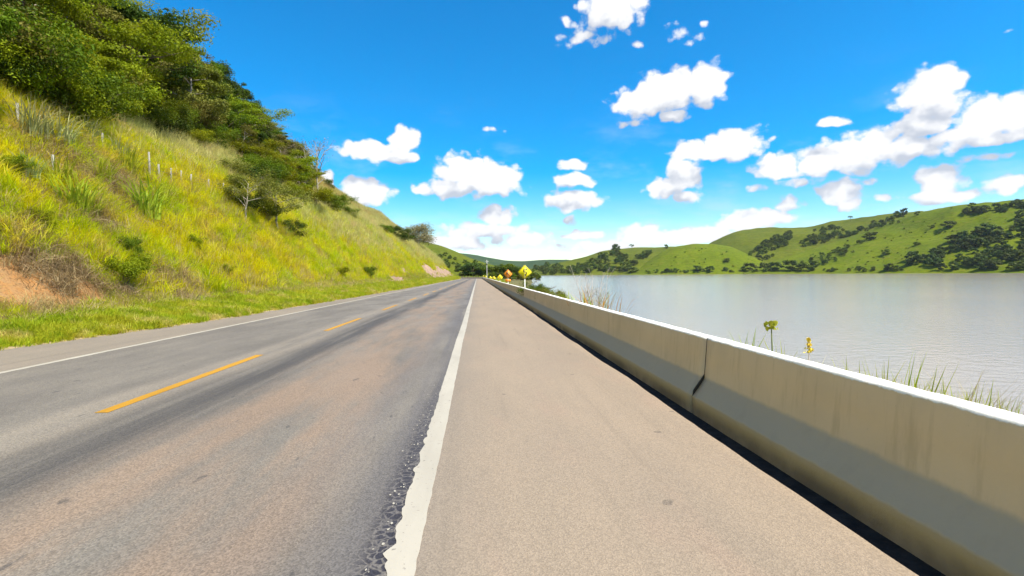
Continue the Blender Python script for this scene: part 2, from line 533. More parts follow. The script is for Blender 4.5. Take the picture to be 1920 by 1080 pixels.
def shoulder_mat(name, base, base2, spots=True):
    m, t, out = newmat(name)
    uv, u, v = road_coords(t)
    patch = t.noise(t.scale(uv, (0.8, 0.25, 1)), 1.0, 5, .6)
    streak = t.noise(t.scale(uv, (4, 0.12, 1)), 1.0, 5, .6)
    grit = t.n('ShaderNodeTexVoronoi', {'Vector': uv, 'Scale': 110.0})
    fine = t.noise(uv, 60, 3, .7)
    col = t.mix(t.mr(patch, .3, .7), rgb(base), rgb(base2))
    col = t.mix(t.m('MULTIPLY', t.mr(streak, .5, .75), .35), col, rgb(tuple(x * .72 for x in base2)))
    if spots:
        vo = t.n('ShaderNodeTexVoronoi', {'Vector': t.vm('ADD', uv, t.vm('MULTIPLY', t.n('ShaderNodeTexNoise', {'Vector': uv, 'Scale': 16.0}).outputs['Color'], (.07, .07, 0))), 'Scale': 2.4, 'Randomness': 1.0})
        wn_ = t.n('ShaderNodeTexWhiteNoise', {'Vector': vo.outputs['Position']})
        rad = t.m('MULTIPLY', t.mr(wn_.outputs['Value'], .42, 1.0, 0.0, 1.0, False), .115)
        sp = t.m('LESS_THAN', vo.outputs['Distance'], rad)
        col = t.mix(t.m('MULTIPLY', sp, t.mr(fine, .35, .6, .2, .6)), col, rgb((.07, .062, .055)))
        gr = t.mr(t.m('ADD', u, t.m('MULTIPLY', t.m('SUBTRACT', fine, .5), .1)), 0.25, -0.55)
        col = t.mix(t.m('MULTIPLY', gr, .45), col, rgb((.15, .138, .122)))
        rust = t.m('MULTIPLY', t.mr(t.noise(t.scale(uv, (1.6, .5, 1)), 1.1, 4), .52, .72), .4)
        col = t.mix(rust, col, rgb((.285, .205, .15)))
    col = t.mix(1.0, col, t.mix(t.mr(grit.outputs['Color'], 0, 1), rgb((.82, .82, .82)), rgb((1.18, 1.175, 1.16))), 'MULTIPLY')
    hgt = t.m('ADD', t.m('MULTIPLY', fine, .6), grit.outputs['Distance'])
    principled(t, out, col, .88, hgt, .45, .005, .25)
    return m

def paint_mat(name, c, wear, dirt):
    m, t, out = newmat(name)
    uv, u, v = road_coords(t)
    n = t.noise(uv, 24, 6, .68)
    n2 = t.noise(t.scale(uv, (3, .6, 1)), 1.0, 4)
    chips = t.m('MULTIPLY', t.mr(n, wear, wear + .05), .8)
    col = t.mix(t.mr(n2, .35, .75), rgb(c), rgb(tuple(x * .82 for x in c)))
    col = t.mix(chips, col, rgb(dirt))
    principled(t, out, col, .7, n, .4, .004, .3)
    return m

M_ASPH = asphalt_mat()
M_SHR = shoulder_mat('dusty_shoulder', (.278, .218, .156), (.240, .192, .142))
M_SHL = shoulder_mat('grey_shoulder', (.235, .195, .15), (.195, .166, .13), False)
M_WHITE = paint_mat('white_paint', (.40, .365, .295), .61, (.17, .15, .13))
M_YELLOW = paint_mat('yellow_paint', (.44, .225, .018), .61, (.2, .15, .1))

# ------------------------------------------------------------------ road
YS = np.concatenate([np.arange(-24, 30, .5), np.arange(30, 120, 2), np.arange(120, 420, 4)])
def strip(name, us, mat, dz=0.0, ys=YS):
    us = np.asarray(us, float)
    U, YY = np.meshgrid(us, ys)
    X = U + xc(YY)
    return grid_mesh(name, X, YY, zr(YY) + dz, mat, True, np.stack([U, YY], -1))

road = struct('road', strip('road', np.linspace(-7.7, -0.36, 9), M_ASPH), 'grey two lane asphalt road with reddish dust running straight away')
shoulder = struct('shoulder', strip('shoulder', np.linspace(-0.36, 2.0, 5), M_SHR), 'wide beige paved shoulder between the white line and the concrete barrier')
# broken outer edge of the shoulder paving, above the gutter
ys = np.concatenate([np.arange(-6, 20, .06), np.arange(20, 60, .25), np.arange(60, 420, 3.)])
ragged = 2.17 + .05 * fbm(ys / .9, ys * 0, 71, 4) + .09 * fbm(ys / 3.3, ys * 0, 72, 2)
U = np.stack([ys * 0 + 2.0, ragged, ragged + .012, ragged + .03], 1)
Yg = np.repeat(ys[:, None], 4, 1)
Z = zr(Yg) + np.array([0, -.006, -.03, -.155])[None, :]
lip = obj('paving_edge', grid_mesh('paving_edge', U + xc(Yg), Yg, Z, M_SHR, True, np.stack([U, Yg], -1)), shoulder)
lshoulder = struct('shoulder', strip('left_shoulder', np.linspace(-10.6, -7.7, 5), M_SHL), 'narrow grey shoulder between left white line and the verge grass')

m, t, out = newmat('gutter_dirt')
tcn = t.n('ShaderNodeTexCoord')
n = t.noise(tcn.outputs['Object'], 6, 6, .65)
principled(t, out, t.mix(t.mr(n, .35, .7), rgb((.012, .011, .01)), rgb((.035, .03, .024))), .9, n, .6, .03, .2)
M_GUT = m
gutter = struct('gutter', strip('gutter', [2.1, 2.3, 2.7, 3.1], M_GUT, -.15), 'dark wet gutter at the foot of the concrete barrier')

# edge lines and centre dashes: paint laid on the asphalt, parts of the road
def line_mesh(name, u0, w, y0, y1, mat, rag_l, rag_r, dz=.004, seed=0, step=.03, far=1.0):
    ys = [y0]
    while ys[-1] < y1:
        ys.append(min(y1, ys[-1] + max(step, abs(ys[-1]) * .012 * far)))
    ys = np.array(ys)
    l = u0 - w / 2 + rag_l(ys) * fbm(ys / .12, ys * 0 + seed, 81 + seed, 4) + .03 * fbm(ys / 4, ys * 0, 5 + seed, 2)
    r = u0 + w / 2 + rag_r(ys) * fbm(ys / .10, ys * 0 + seed + 2, 91 + seed, 4) + .03 * fbm(ys / 4, ys * 0, 5 + seed, 2)
    U = np.stack([l, (l + r) / 2, r], 1)
    Yg = np.repeat(ys[:, None], 3, 1)
    return grid_mesh(name, U + xc(Yg), Yg, zr(Yg) + dz, mat, True, np.stack([U, Yg], -1))

obj('edge_line', line_mesh('edge_line', -.415, .165, -4, 330, M_WHITE,
    lambda y: .016 + .085 * sstep(y, 7.5, 2.0), lambda y: y * 0 + .014), road)
obj('edge_line', line_mesh('edge_line_far', -7.66, .14, 2, 330, M_WHITE, lambda y: y * 0 + .03, lambda y: y * 0 + .03, seed=3), road)
k = 0
y0 = 5.98 - 8.55
while y0 < 300:
    obj('centre_dash', line_mesh('centre_dash', -4.22, .15, y0, y0 + 4.2, M_YELLOW, lambda y: y * 0 + .02, lambda y: y * 0 + .02, seed=10 + k), road)
    y0 += 8.55; k += 1
# crumbs of old paint beside the near edge line
mbv = []; mbt = []
for i in range(80):
    y = 1.6 + RNG.random() ** 1.3 * 5.5
    u = -.51 - abs(RNG.normal(0, .055)) - .02
    r_ = .003 + RNG.random() * .007
    b = len(mbv); an = RNG.random() * 6.28
    for q in range(5):
        a2 = an + q * 1.2566
        rr = r_ * (.6 + .7 * RNG.random())
        mbv.append((u + rr * math.cos(a2), y + 1.7 * rr * math.sin(a2), float(zr(y)) + .005))
    mbt += [(b, b + 1, b + 2), (b, b + 2, b + 3), (b, b + 3, b + 4)]
mbv = np.array(mbv)
pc = obj('paint_flakes', mesh_np('paint_flakes', mbv, None, M_WHITE, False, mbv[:, :2], mbt), road)
pc['kind'] = 'stuff'

# ------------------------------------------------------------------ concrete barrier, cast in long sections
def concrete_mat():
    m, t, out = newmat('limewashed_concrete')
    g = t.n('ShaderNodeNewGeometry')
    pos = g.outputs['Position']
    s = t.n('ShaderNodeSeparateXYZ', {0: pos})
    n1 = t.noise(t.scale(pos, (1, .5, .5)), 1.7, 5, .6)
    n2 = t.noise(t.scale(pos, (8, 8, .8)), 1.0, 5, .65)
    n3 = t.noise(pos, 38, 4, .7)
    col = t.mix(t.mr(n1, .3, .7), rgb((.69, .535, .345)), rgb((.61, .475, .305)))
    col = t.mix(t.m('MULTIPLY', t.mr(n2, .5, .72), .45), col, rgb((.44, .335, .20)))
    # sloping foot greyed: the skylight on it is put into the colour
    zz = t.m('ADD', t.m('ADD', s.outputs[2], t.m('MULTIPLY', s.outputs[1], .0036)), t.m('MULTIPLY', t.m('SUBTRACT', n2, .5), .05))
    foot = t.m('MULTIPLY', t.mr(zz, .30, .25), t.mr(zz, .045, .075))
    col = t.mix(t.m('MULTIPLY', foot, .8), col, rgb((.38, .335, .26)))
    toe = t.mr(zz, .075, .05)
    col = t.mix(t.m('MULTIPLY', toe, .75), col, rgb((.38, .30, .17)))
    grime = t.m('MULTIPLY', t.mr(zz, .02, -.1), t.mr(n1, .3, .55))
    col = t.mix(t.m('MULTIPLY', grime, .55), col, rgb((.06, .05, .035)))
    # white limewash on the top, its sunlit brightness put into the colour
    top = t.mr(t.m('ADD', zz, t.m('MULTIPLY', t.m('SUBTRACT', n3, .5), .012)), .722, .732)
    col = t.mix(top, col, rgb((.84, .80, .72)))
    stain = t.m('MULTIPLY', t.mr(n3, .66, .76), .3)
    col = t.mix(stain, col, rgb((.25, .21, .15)))
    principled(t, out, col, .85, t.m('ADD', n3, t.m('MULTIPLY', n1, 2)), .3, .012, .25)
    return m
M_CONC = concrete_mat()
M_JOINT, t, out = newmat('joint_filler')
principled(t, out, (.03, .026, .02), .9)
PROF = [(2.525, -.19), (2.52, .0), (2.515, .055), (2.525, .07), (2.60, .17), (2.655, .25), (2.667, .275), (2.685, .5), (2.698, .715), (2.705, .735),
        (2.722, .745), (2.78, .748), (2.84, .745), (2.855, .735), (2.862, .715), (2.88, .4), (2.9, .27), (3.05, .06), (3.05, -.16)]
def barrier(y0, y1, label, seed):
    o = empty('concrete_barrier', (float(2.78 + xc(y0)), y0, float(zr(y0))))
    ys = [y0]
    while ys[-1] < y1 - 1e-6:
        ys.append(min(y1, ys[-1] + max(.12, abs(ys[-1]) * .03)))
    ys = np.array(ys)
    pr = np.array(PROF)
    Yg = np.repeat(ys[:, None], len(pr), 1)
    wob = .018 * fbm(Yg / 5.0, np.zeros_like(Yg), 101, 2) + .010 * fbm(Yg / .35, pr[None, :, 1] * 6 + Yg * 0, 103 + seed, 3)
    wz = .02 * fbm(Yg / 4.0, np.zeros_like(Yg) + 2, 105, 2) + .016 * fbm(Yg / .18, pr[None, :, 0] * 20 + Yg * 0, 107, 3) * (pr[None, :, 1] > .7)
    X = pr[None, :, 0] + wob + xc(Yg)
    Z = pr[None, :, 1] + wz * (pr[None, :, 1] > .2) + zr(Yg)
    v = np.stack([X, Yg, Z], -1) - np.array(o.location)[None, None, :]
    n, mm = X.shape
    i = np.arange(n * mm).reshape(n, mm)
    q = np.stack([i[:-1, :-1], i[1:, :-1], i[1:, 1:], i[:-1, 1:]], -1).reshape(-1, 4)[:, ::-1]
    tris = []; caps = []
    for row, fl in ((0, False), (n - 1, True)):
        for k in range(1, mm - 1):
            pass
        v_c = np.array([[[2.78 + float(xc(ys[row])), ys[row], .15 + float(zr(ys[row]))]]]) - np.array(o.location)
        caps.append(v_c.reshape(1, 3))
        for k in range(mm):
            tt = (n * mm + len(caps) - 1, i[row, k], i[row, (k + 1) % mm])
            tris.append(tt if fl else tt[::-1])
    b = obj('wall', mesh_np('barrier', np.concatenate([v.reshape(-1, 3)] + caps), q, M_CONC, False, None, tris), o)
    tag(o, label, 'barrier', 'concrete barrier sections along the shoulder')
    return o
bA = barrier(-5.0, 5.843, 'near section of cream concrete barrier, before the open vertical joint', 1)
bB = barrier(5.875, 74, 'long middle section of cream concrete barrier, just beyond the open vertical joint', 2)
bC = barrier(74.04, 330, 'farthest section of concrete barrier, beside the small distant signs', 3)
jb = MB()
jb.prism([(2.75, -.1), (2.527, .0), (2.537, .085), (2.674, .278), (2.704, .70), (2.8, .70), (2.8, -.1)], 0.0, .030)
obj('joint_filler', jb.mesh('joint_filler', M_JOINT), bA, loc=(-2.78, 10.844, 0))

# ------------------------------------------------------------------ land
SOIL = []
for (px, py, r_) in [(25, 532, 1.5), (85, 545, 1.3), (140, 538, .9), (175, 552, .7), (238, 556, .45), (0, 520, 1.2), (50, 512, .7)]:
    p = hit_hill(px, py)
    if p: SOIL.append((p, r_))

def land_mat():
    m, t, out = newmat('hillside_ground')
    g = t.n('ShaderNodeNewGeometry'); pos = g.outputs['Position']
    n1 = t.noise(pos, .35, 5, .6); n2 = t.noise(pos, 2.2, 5, .65); n3 = t.noise(pos, 14, 4, .7)
    col = t.mix(t.mr(n1, .35, .65), rgb((.27, .26, .022)), rgb((.20, .22, .02)))
    col = t.mix(t.m('MULTIPLY', t.mr(n2, .5, .7), .7), col, rgb((.26, .19, .08)))
    acc = None
    wp = t.vm('ADD', pos, t.vm('MULTIPLY', t.vm('SUBTRACT', t.n('ShaderNodeTexNoise', {'Vector': pos, 'Scale': 1.6, 'Detail': 4.0}).outputs['Color'], (.5, .5, .5)), (1.1, 1.1, 1.1)))
    for p, r_ in SOIL:
        d = t.m('DIVIDE', t.vm('DISTANCE', wp, tuple(p)), r_)
        acc = d if acc is None else t.m('MINIMUM', acc, d)
    soil = t.mr(acc, 1.05, .8)
    scol = t.mix(t.mr(n2, .3, .7), rgb((.37, .175, .055)), rgb((.33, .20, .09)))
    scol = t.mix(t.m('MULTIPLY', t.mr(n3, .5, .66), .8), scol, rgb((.17, .09, .04)))
    col = t.mix(soil, col, scol)
    s = t.n('ShaderNodeSeparateXYZ', {0: pos})
    hz_ = t.m('MULTIPLY_ADD', s.outputs[1], .0036, s.outputs[2])
    col = t.mix(t.mr(t.m('MULTIPLY_ADD', t.m('SUBTRACT', n2, .5), .08, hz_), .05, .015), col, rgb((.36, .27, .165)))
    principled(t, out, col, .95, t.m('ADD', n2, t.m('MULTIPLY', n3, .4)), .8, .12, .1)
    return m
M_LAND = land_mat()
us = np.concatenate([np.arange(8.0, 26, .3), np.arange(26, 50, .8), np.arange(50, 150, 5)])
ysl = np.concatenate([np.arange(-24, 60, .45), np.arange(60, 140, 1.2), np.arange(140, 430, 3)])
UU, YY = np.meshgrid(us, ysl)
XX = xc(YY) - UU
hill = struct('hillside', grid_mesh('hillside', XX, YY, hill_z(XX, YY), M_LAND), 'steep grassy cut slope rising on the left of the road')

# bank on the lake side
ss = np.concatenate([np.linspace(0, 1, 16), np.linspace(1.05, 1.6, 6)])
ysb = np.concatenate([np.arange(-24, 60, .6), np.arange(60, 470, 3)])
S_, YY = np.meshgrid(ss, ysb)
inner = 3.0 + xc(YY)
XX = inner + S_ * (shore_x(YY) - inner)
M_BANK, t, out = newmat('bank_soil')
g = t.n('ShaderNodeNewGeometry')
n = t.noise(g.outputs['Position'], 1.4, 5, .65)
principled(t, out, t.mix(t.mr(n, .35, .65), rgb((.09, .11, .022)), rgb((.15, .11, .06))), .95, n, .6, .1, .1)
struct('lake_bank', grid_mesh('lake_bank', XX, YY, bank_z(XX, YY), M_BANK), 'low weedy bank falling from the barrier to the lake')

M_GROUND, t, out = newmat('valley_ground')
g = t.n('ShaderNodeNewGeometry')
n = t.noise(g.outputs['Position'], .01, 5, .65)
principled(t, out, t.mix(t.mr(n, .35, .65), rgb((.08, .13, .015)), rgb((.06, .09, .02))), .95)
mb = MB(); mb.v = [(-4100, -4100, -6), (4100, -4100, -6), (4100, 4100, -6), (-4100, 4100, -6)]; mb.q = [(0, 1, 2, 3)]
struct('ground', mb.mesh('ground', M_GROUND))

# ------------------------------------------------------------------ lake
m, t, out = newmat('lake_water')
g = t.n('ShaderNodeNewGeometry'); pos = g.outputs['Position']
r1 = t.noise(t.scale(pos, (1.0, 1.6, 1)), 1.3, 6, .62)
r2 = t.noise(t.scale(pos, (1, 1.4, 1)), 7.0, 4, .6)
big = t.noise(t.scale(pos, (.02, .012, 1)), 1.0, 4, .6)
hgt = t.m('ADD', t.m('MULTIPLY', r1, 1.0), t.m('MULTIPLY', r2, .22))
p = principled(t, out, t.mix(t.mr(big, .3, .7), rgb((.385, .325, .255)), rgb((.325, .285, .235))), .12, hgt, .27, .16, .5)
p.inputs['IOR'].default_value = 1.33
M_WATER = m
mb = MB(); mb.v = [(2.6, -300, LAKE_Z), (3200, -300, LAKE_Z), (3200, 3200, LAKE_Z), (2.6, 3200, LAKE_Z)]; mb.q = [(0, 1, 2, 3)]
lake = struct('lake', mb.mesh('lake', M_WATER), 'broad muddy grey lake with small ripples')

# ------------------------------------------------------------------ far hills: ridge line by direction, foot and crest by distance
def pasture_mat(name, a, b, c, scale=1.0):
    m, t, out = newmat(name)
    g = t.n('ShaderNodeNewGeometry'); pos = g.outputs['Position']
    n1 = t.noise(pos, .012 * scale, 5, .6)
    n2 = t.noise(t.scale(pos, (1, 1, 3)), .09 * scale, 5, .65)
    n3 = t.noise(pos, .16 * scale, 4, .65)
    col = t.mix(t.mr(n1, .35, .65), rgb(a), rgb(b))
    col = t.mix(t.m('MULTIPLY', t.mr(n2, .48, .7), .6), col, rgb(c))
    col = t.mix(t.m('MULTIPLY', t.mr(n3, .46, .66), .5), col, rgb(tuple(x * .55 for x in b)))
    principled(t, out, col, .95, t.m('ADD', n2, t.m('MULTIPLY', n3, .3)), .7, 2.0, .05)
    return m
M_PAST = pasture_mat('pasture', (.122, .155, .004), (.090, .125, .005), (.155, .138, .02))
M_PAST2 = pasture_mat('pasture_far', (.108, .128, .008), (.082, .105, .008), (.135, .12, .026))
M_WOODED = pasture_mat('wooded_ridge', (.03, .06, .02), (.045, .075, .022), (.06, .08, .02))
BVHS = []
def hills(name, sil, Rf, Rr, Rb, mat, label, seed, n_a=90, n_r=46, rough=1.0, zfoot=-3.2, power=1.15, exact=True):
    xs = np.array([s[0] for s in sil], float); yv = np.array([s[1] for s in sil], float)
    px = np.linspace(xs[0], xs[-1], n_a)
    # smooth interpolation of the ridge line
    py = np.interp(px, xs, yv)
    k = np.array([1, 2, 3, 2, 1], float); k /= k.sum()
    pp = np.concatenate([[py[0]] * 2, py, [py[-1]] * 2]); py = np.convolve(pp, k, 'valid')
    az_ = np.zeros(n_a); te = np.zeros(n_a)
    for i in range(n_a):
        d = ray(px[i], py[i]); az_[i] = math.atan2(d.x, d.y); te[i] = d.z / math.hypot(d.x, d.y)
    def lerp(v):
        return np.interp(px, [q[0] for q in v], [q[1] for q in v]) if isinstance(v, list) else np.full(n_a, float(v))
    rf, rr, rb = lerp(Rf), lerp(Rr), lerp(Rb)
    tt = np.concatenate([np.linspace(0, 1, int(n_r * .72)), np.linspace(1.04, 2, n_r - int(n_r * .72))])
    A, T = np.meshgrid(np.arange(n_a), tt, indexing='ij')
    RR = np.where(T <= 1, rf[A] + (rr[A] - rf[A]) * T, rr[A] + (rb[A] - rr[A]) * (T - 1))
    H = CAMZ + rr[A] * te[A] - zfoot
    S = np.where(T <= 1, np.sin(np.clip(T, 0, 1) * math.pi / 2) ** power, 1 - .75 * sstep(T, 1, 2))
    X = RR * np.sin(az_[A]); Y = RR * np.cos(az_[A])
    wv = np.sin(np.clip(T, 0, 1) * math.pi) * (T < 1)
    nz = fbm(X / 130., Y / 130., seed, 4) * .28 * wv + fbm(X / 40., Y / 40., seed + 5, 3) * .07 * (T > .05)
    Z = zfoot + np.maximum(H, 0) * np.clip(S + nz * rough, -.05, 1.03)
    me = grid_mesh(name, X, Y, Z, mat)
    o = struct(name, me, label)
    me.calc_loop_triangles()
    vs = [v.co.copy() for v in me.vertices]
    BVHS.append((name, BVHTree.FromPolygons(vs, [tuple(p.vertices) for p in me.polygons])))
    return o

hills('far_ridge', [(560, 500), (700, 470), (800, 470), (862, 474), (905, 481), (945, 490), (985, 491), (1020, 486), (1062, 487), (1110, 492), (1160, 494), (1260, 480), (1400, 470), (1600, 480), (1800, 460), (2050, 450)],
      2300, 3000, 3600, M_WOODED, 'distant dark wooded ridge beyond the end of the road', 3)
hills('green_spur', [(560, 470), (700, 455), (790, 452), (830, 463), (858, 474), (880, 484), (905, 492), (935, 500), (975, 506), (1010, 511)],
      420, 700, 1000, M_PAST2, 'low green spur behind the dark trees at the road end', 5, zfoot=-2.6)
hills('wooded_hill', [(985, 508), (1010, 499), (1050, 492), (1100, 482), (1130, 472), (1160, 467), (1200, 465), (1260, 464), (1330, 470), (1420, 480), (1500, 490)],
      [(985, 900), (1500, 1050)], 1350, 1800, M_PAST2, 'wooded green hill left of the round hill across the lake', 7)
hills('back_hill', [(1240, 500), (1300, 474), (1340, 453), (1380, 437), (1420, 428), (1470, 426), (1520, 426), (1560, 419), (1610, 413), (1660, 407), (1705, 402), (1760, 398), (1850, 395), (1950, 392)],
      [(1240, 1000), (1950, 1100)], [(1240, 1450), (1950, 1600)], 2100, M_PAST2, 'tall pasture hill with wooded gully behind the round hill', 9, n_a=120)
hills('round_hill', [(1165, 514), (1190, 505), (1215, 489), (1240, 473), (1268, 462), (1300, 457), (1340, 458), (1370, 463), (1400, 476), (1430, 490), (1455, 499), (1480, 508)],
      [(1165, 900), (1480, 960)], 1130, 1350, M_PAST, 'smooth round bright green hill on the far shore', 11, rough=.5, n_a=110)
hills('pasture_hill', [(1395, 512), (1420, 500), (1450, 490), (1500, 474), (1560, 455), (1610, 440), (1660, 424), (1700, 409), (1740, 399), (1790, 391), (1850, 386), (1920, 380), (2050, 366), (2250, 372), (2500, 390)],
      [(1395, 880), (1900, 780), (2500, 760)], [(1395, 1000), (1500, 1150), (1700, 1300), (1950, 1250), (2500, 1200)], 1900, M_PAST, 'large bright green pasture hill on the right above the lake', 13, n_a=150)

def hit_far(px, py, only=None):
    d = ray(px, py); best = None
    for nm, b in BVHS:
        if only and nm not in only: continue
        r_ = b.ray_cast(Vector((0, 0, CAMZ)), d)
        if r_[0] is not None and (best is None or r_[3] < best[1]):
            best = (r_[0], r_[3])
    return None if best is None else best[0]

# ------------------------------------------------------------------ plants: builders
def leaves(centers, normals, size, aspect, rng):
    """one folded rhombus per leaf"""
    n = len(centers)
    nrm = normals / np.linalg.norm(normals, axis=1, keepdims=True)
    r = rng.normal(size=(n, 3))
    a = np.cross(nrm, r); a /= np.linalg.norm(a, axis=1, keepdims=True) + 1e-9
    b = np.cross(nrm, a)
    L = (size * (.6 + .8 * rng.random(n)))[:, None] if np.ndim(size) == 0 else size[:, None]
    Wd = L * aspect
    v = np.empty((n, 4, 3))
    v[:, 0] = centers - a * L * .5
    v[:, 1] = centers + b * Wd * .5 + nrm * L * .08
    v[:, 2] = centers + a * L * .5 - nrm * L * .10
    v[:, 3] = centers - b * Wd * .5 + nrm * L * .08
    q = np.arange(n * 4).reshape(n, 4)
    return v.reshape(-1, 3), q

def make_tree(seed, H, RC, crown_lo, n_limbs, n_leaf, leaf, trunk_r, flat=.6, lean=.08, clump=.26, sub=3, up=.5, sparse=1.0, stems=1, aspect=.55):
    """returns (wood MB, crown verts, crown quads), the tree standing at the origin"""
    rng = np.random.default_rng(seed)
    wood = MB(); tips = []
    for st in range(stems):
        bx = np.array([0, 0, 0.]) if stems == 1 else np.array([rng.normal(0, .10 * RC), rng.normal(0, .10 * RC), 0])
        ld = rng.normal(0, 1, 2) * lean * H + (bx[:2] * 2.2 if stems > 1 else 0)
        top = np.array([bx[0] + ld[0], bx[1] + ld[1], H * (.80 if stems == 1 else rng.uniform(.6, .85))])
        pts = []; n = 7
        for i in range(n):
            f = i / (n - 1)
            p = bx * (1 - f) + top * f
            p[:2] += rng.normal(0, .025 * H, 2) * f * (1 - f) * 3
            p[2] -= .25 * (i == 0)
            pts.append(p)
        tr = trunk_r if stems == 1 else trunk_r * rng.uniform(.6, 1)
        wood.tube(pts, [tr * (1.25 if i == 0 else 1) * (1 - .8 * i / (n - 1)) for i in range(n)], 7)
        pa = np.array(pts)
        for k in range(n_limbs):
            f = crown_lo + (1 - crown_lo) * (k + rng.random() * .8) / n_limbs
            f = min(f, .98)
            idx = f * (n - 1); i0 = int(idx); i0 = min(i0, n - 2)
            p0 = pa[i0] + (pa[i0 + 1] - pa[i0]) * (idx - i0)
            an = k * 2.4 + rng.random() * .9
            prof = math.sin(math.pi * min(1, .22 + .70 * (f - crown_lo) / (1 - crown_lo + 1e-6)))
            ln = RC * (.55 + .6 * rng.random()) * max(.35, prof)
            dz = up * ln * (.4 + .8 * rng.random())
            d = np.array([math.cos(an), math.sin(an), 0]) * ln
            e = p0 + d + np.array([0, 0, dz])
            mid = p0 + d * .5 + np.array([0, 0, dz * .72]) + rng.normal(0, .06 * ln, 3)
            r0 = tr * (1 - .75 * f) * .62
            wood.tube([p0, mid, e], [r0, r0 * .62, r0 * .22], 5)
            tips.append((e, 1.0)); tips.append((mid * .4 + e * .6, .8))
            for s in range(sub):
                g = .35 + .6 * rng.random()
                q0 = p0 + (e - p0) * g + np.array([0, 0, dz * .12])
                a2 = an + rng.choice([-1, 1]) * rng.uniform(.5, 1.2)
                l2 = ln * rng.uniform(.28, .5)
                q1 = q0 + np.array([math.cos(a2) * l2, math.sin(a2) * l2, l2 * up * rng.uniform(.1, .9)])
                wood.tube([q0, (q0 + q1) / 2 + rng.normal(0, .05 * l2, 3), q1], [r0 * .42, r0 * .28, r0 * .1], 4)
                tips.append((q1, .8))
        tips.append((top, .9))
    tp = np.array([t_[0] for t_ in tips]); wt = np.array([t_[1] for t_ in tips])
    keep = rng.random(len(tp)) < sparse
    keep[-1] = True
    tp = tp[keep]; wt = wt[keep]
    c = rng.choice(len(tp), n_leaf, p=wt / wt.sum())
    dirs = rng.normal(size=(n_leaf, 3)); dirs /= np.linalg.norm(dirs, axis=1, keepdims=True)
    rad = rng.random(n_leaf) ** .45
    csz = (clump * RC) * (.65 + .7 * rng.random(len(tp)))
    off = dirs * (rad * csz[c])[:, None]
    off[:, 2] *= flat
    cen = tp[c] + off
    cen[:, 2] = np.maximum(cen[:, 2], .08 * H * rng.random(n_leaf))
    nr = dirs * .7 + np.array([0, 0, .55]) + rng.normal(0, .45, (n_leaf, 3))
    cv, cq = leaves(cen, nr, leaf, aspect, rng)
    return wood, cv, cq

M_BARK = bark_mat('bark_brown', (.09, .065, .045), (.16, .125, .09))
M_BARKP = bark_mat('bark_pale', (.26, .22, .17), (.36, .32, .26))
M_LF_DARK = leaf_mat('leaves_dark', [(.040, .062, .006), (.066, .095, .008)], .02, .45, .22, .3)
M_LF_MID = leaf_mat('leaves_mid', [(.085, .130, .006), (.125, .165, .008)], .025, .4, .34, .3)
M_LF_LITE = leaf_mat('leaves_light', [(.175, .222, .005), (.225, .245, .008)], .025, .4, .38, .3)
M_LF_OLIVE = leaf_mat('leaves_olive', [(.145, .155, .018), (.185, .18, .034)], .02, .4, .3, .3)
M_LF_GREY = leaf_mat('leaves_greyish', [(.23, .21, .095), (.28, .25, .14)], .02, .35, .3, .3)
M_LF_FAR = leaf_mat('leaves_far', [(.062, .094, .016), (.092, .122, .018)], .02, .35, .2, .02)
M_LF_FAR2 = leaf_mat('leaves_far_light', [(.092, .130, .014), (.125, .160, .016)], .02, .35, .25, .02)

PROTO = {}
def proto(key, bark, leafm, **kw):
    w, cv, cq = make_tree(**kw)
    PROTO[key] = (w.mesh(key + '_wood', bark, True), mesh_np(key + '_crown', cv, cq, leafm), kw['H'])
for i, (lm, nm) in enumerate([(M_LF_DARK, 'dark'), (M_LF_MID, 'mid'), (M_LF_LITE, 'lite'), (M_LF_OLIVE, 'olive')]):
    for j in range(2):
        proto(f'broad_{nm}_{j}', M_BARK if nm != 'olive' else M_BARKP, lm, seed=100 + i * 10 + j, H=8.0, RC=3.4, crown_lo=.22, n_limbs=12, n_leaf=12500, leaf=.19, trunk_r=.17,
              flat=.58, clump=.23, sub=3, up=.45 + .15 * j)
proto('feather_0', M_BARK, M_LF_LITE, seed=151, H=7.0, RC=4.0, crown_lo=.35, n_limbs=11, n_leaf=13000, leaf=.17, trunk_r=.13, flat=.30, clump=.30, sub=4, up=.35)
proto('feather_1', M_BARK, M_LF_MID, seed=152, H=7.0, RC=3.8, crown_lo=.3, n_limbs=11, n_leaf=13000, leaf=.17, trunk_r=.13, flat=.32, clump=.28, sub=4, up=.4)
proto('slim_0', M_BARKP, M_LF_OLIVE, seed=161, H=10.0, RC=2.8, crown_lo=.35, n_limbs=12, n_leaf=7000, leaf=.19, trunk_r=.15, flat=.7, clump=.24, sub=3, up=.8)
proto('sparse_0', M_BARKP, M_LF_GREY, seed=171, H=8.0, RC=3.0, crown_lo=.3, n_limbs=12, n_leaf=2600, leaf=.17, trunk_r=.12, flat=.7, clump=.24, sub=4, up=.9, sparse=.8)
proto('sparse_1', M_BARKP, M_LF_OLIVE, seed=172, H=5.0, RC=3.2, crown_lo=.35, n_limbs=9, n_leaf=5200, leaf=.14, trunk_r=.12, flat=.5, clump=.26, sub=4, up=.6, lean=.12)
proto('bare_0', M_BARKP, M_LF_GREY, seed=181, H=6.0, RC=2.0, crown_lo=.25, n_limbs=12, n_leaf=420, leaf=.14, trunk_r=.15, flat=.7, clump=.3, sub=5, up=1.3)
for j, lm in enumerate([M_LF_MID, M_LF_LITE, M_LF_DARK, M_LF_OLIVE]):
    proto(f'bush_{j}', M_BARK, lm, seed=190 + j, H=2.6, RC=1.7, crown_lo=.1, n_limbs=5, n_leaf=6500, leaf=.13, trunk_r=.035, flat=.8, clump=.36, sub=2, up=.6, stems=4)
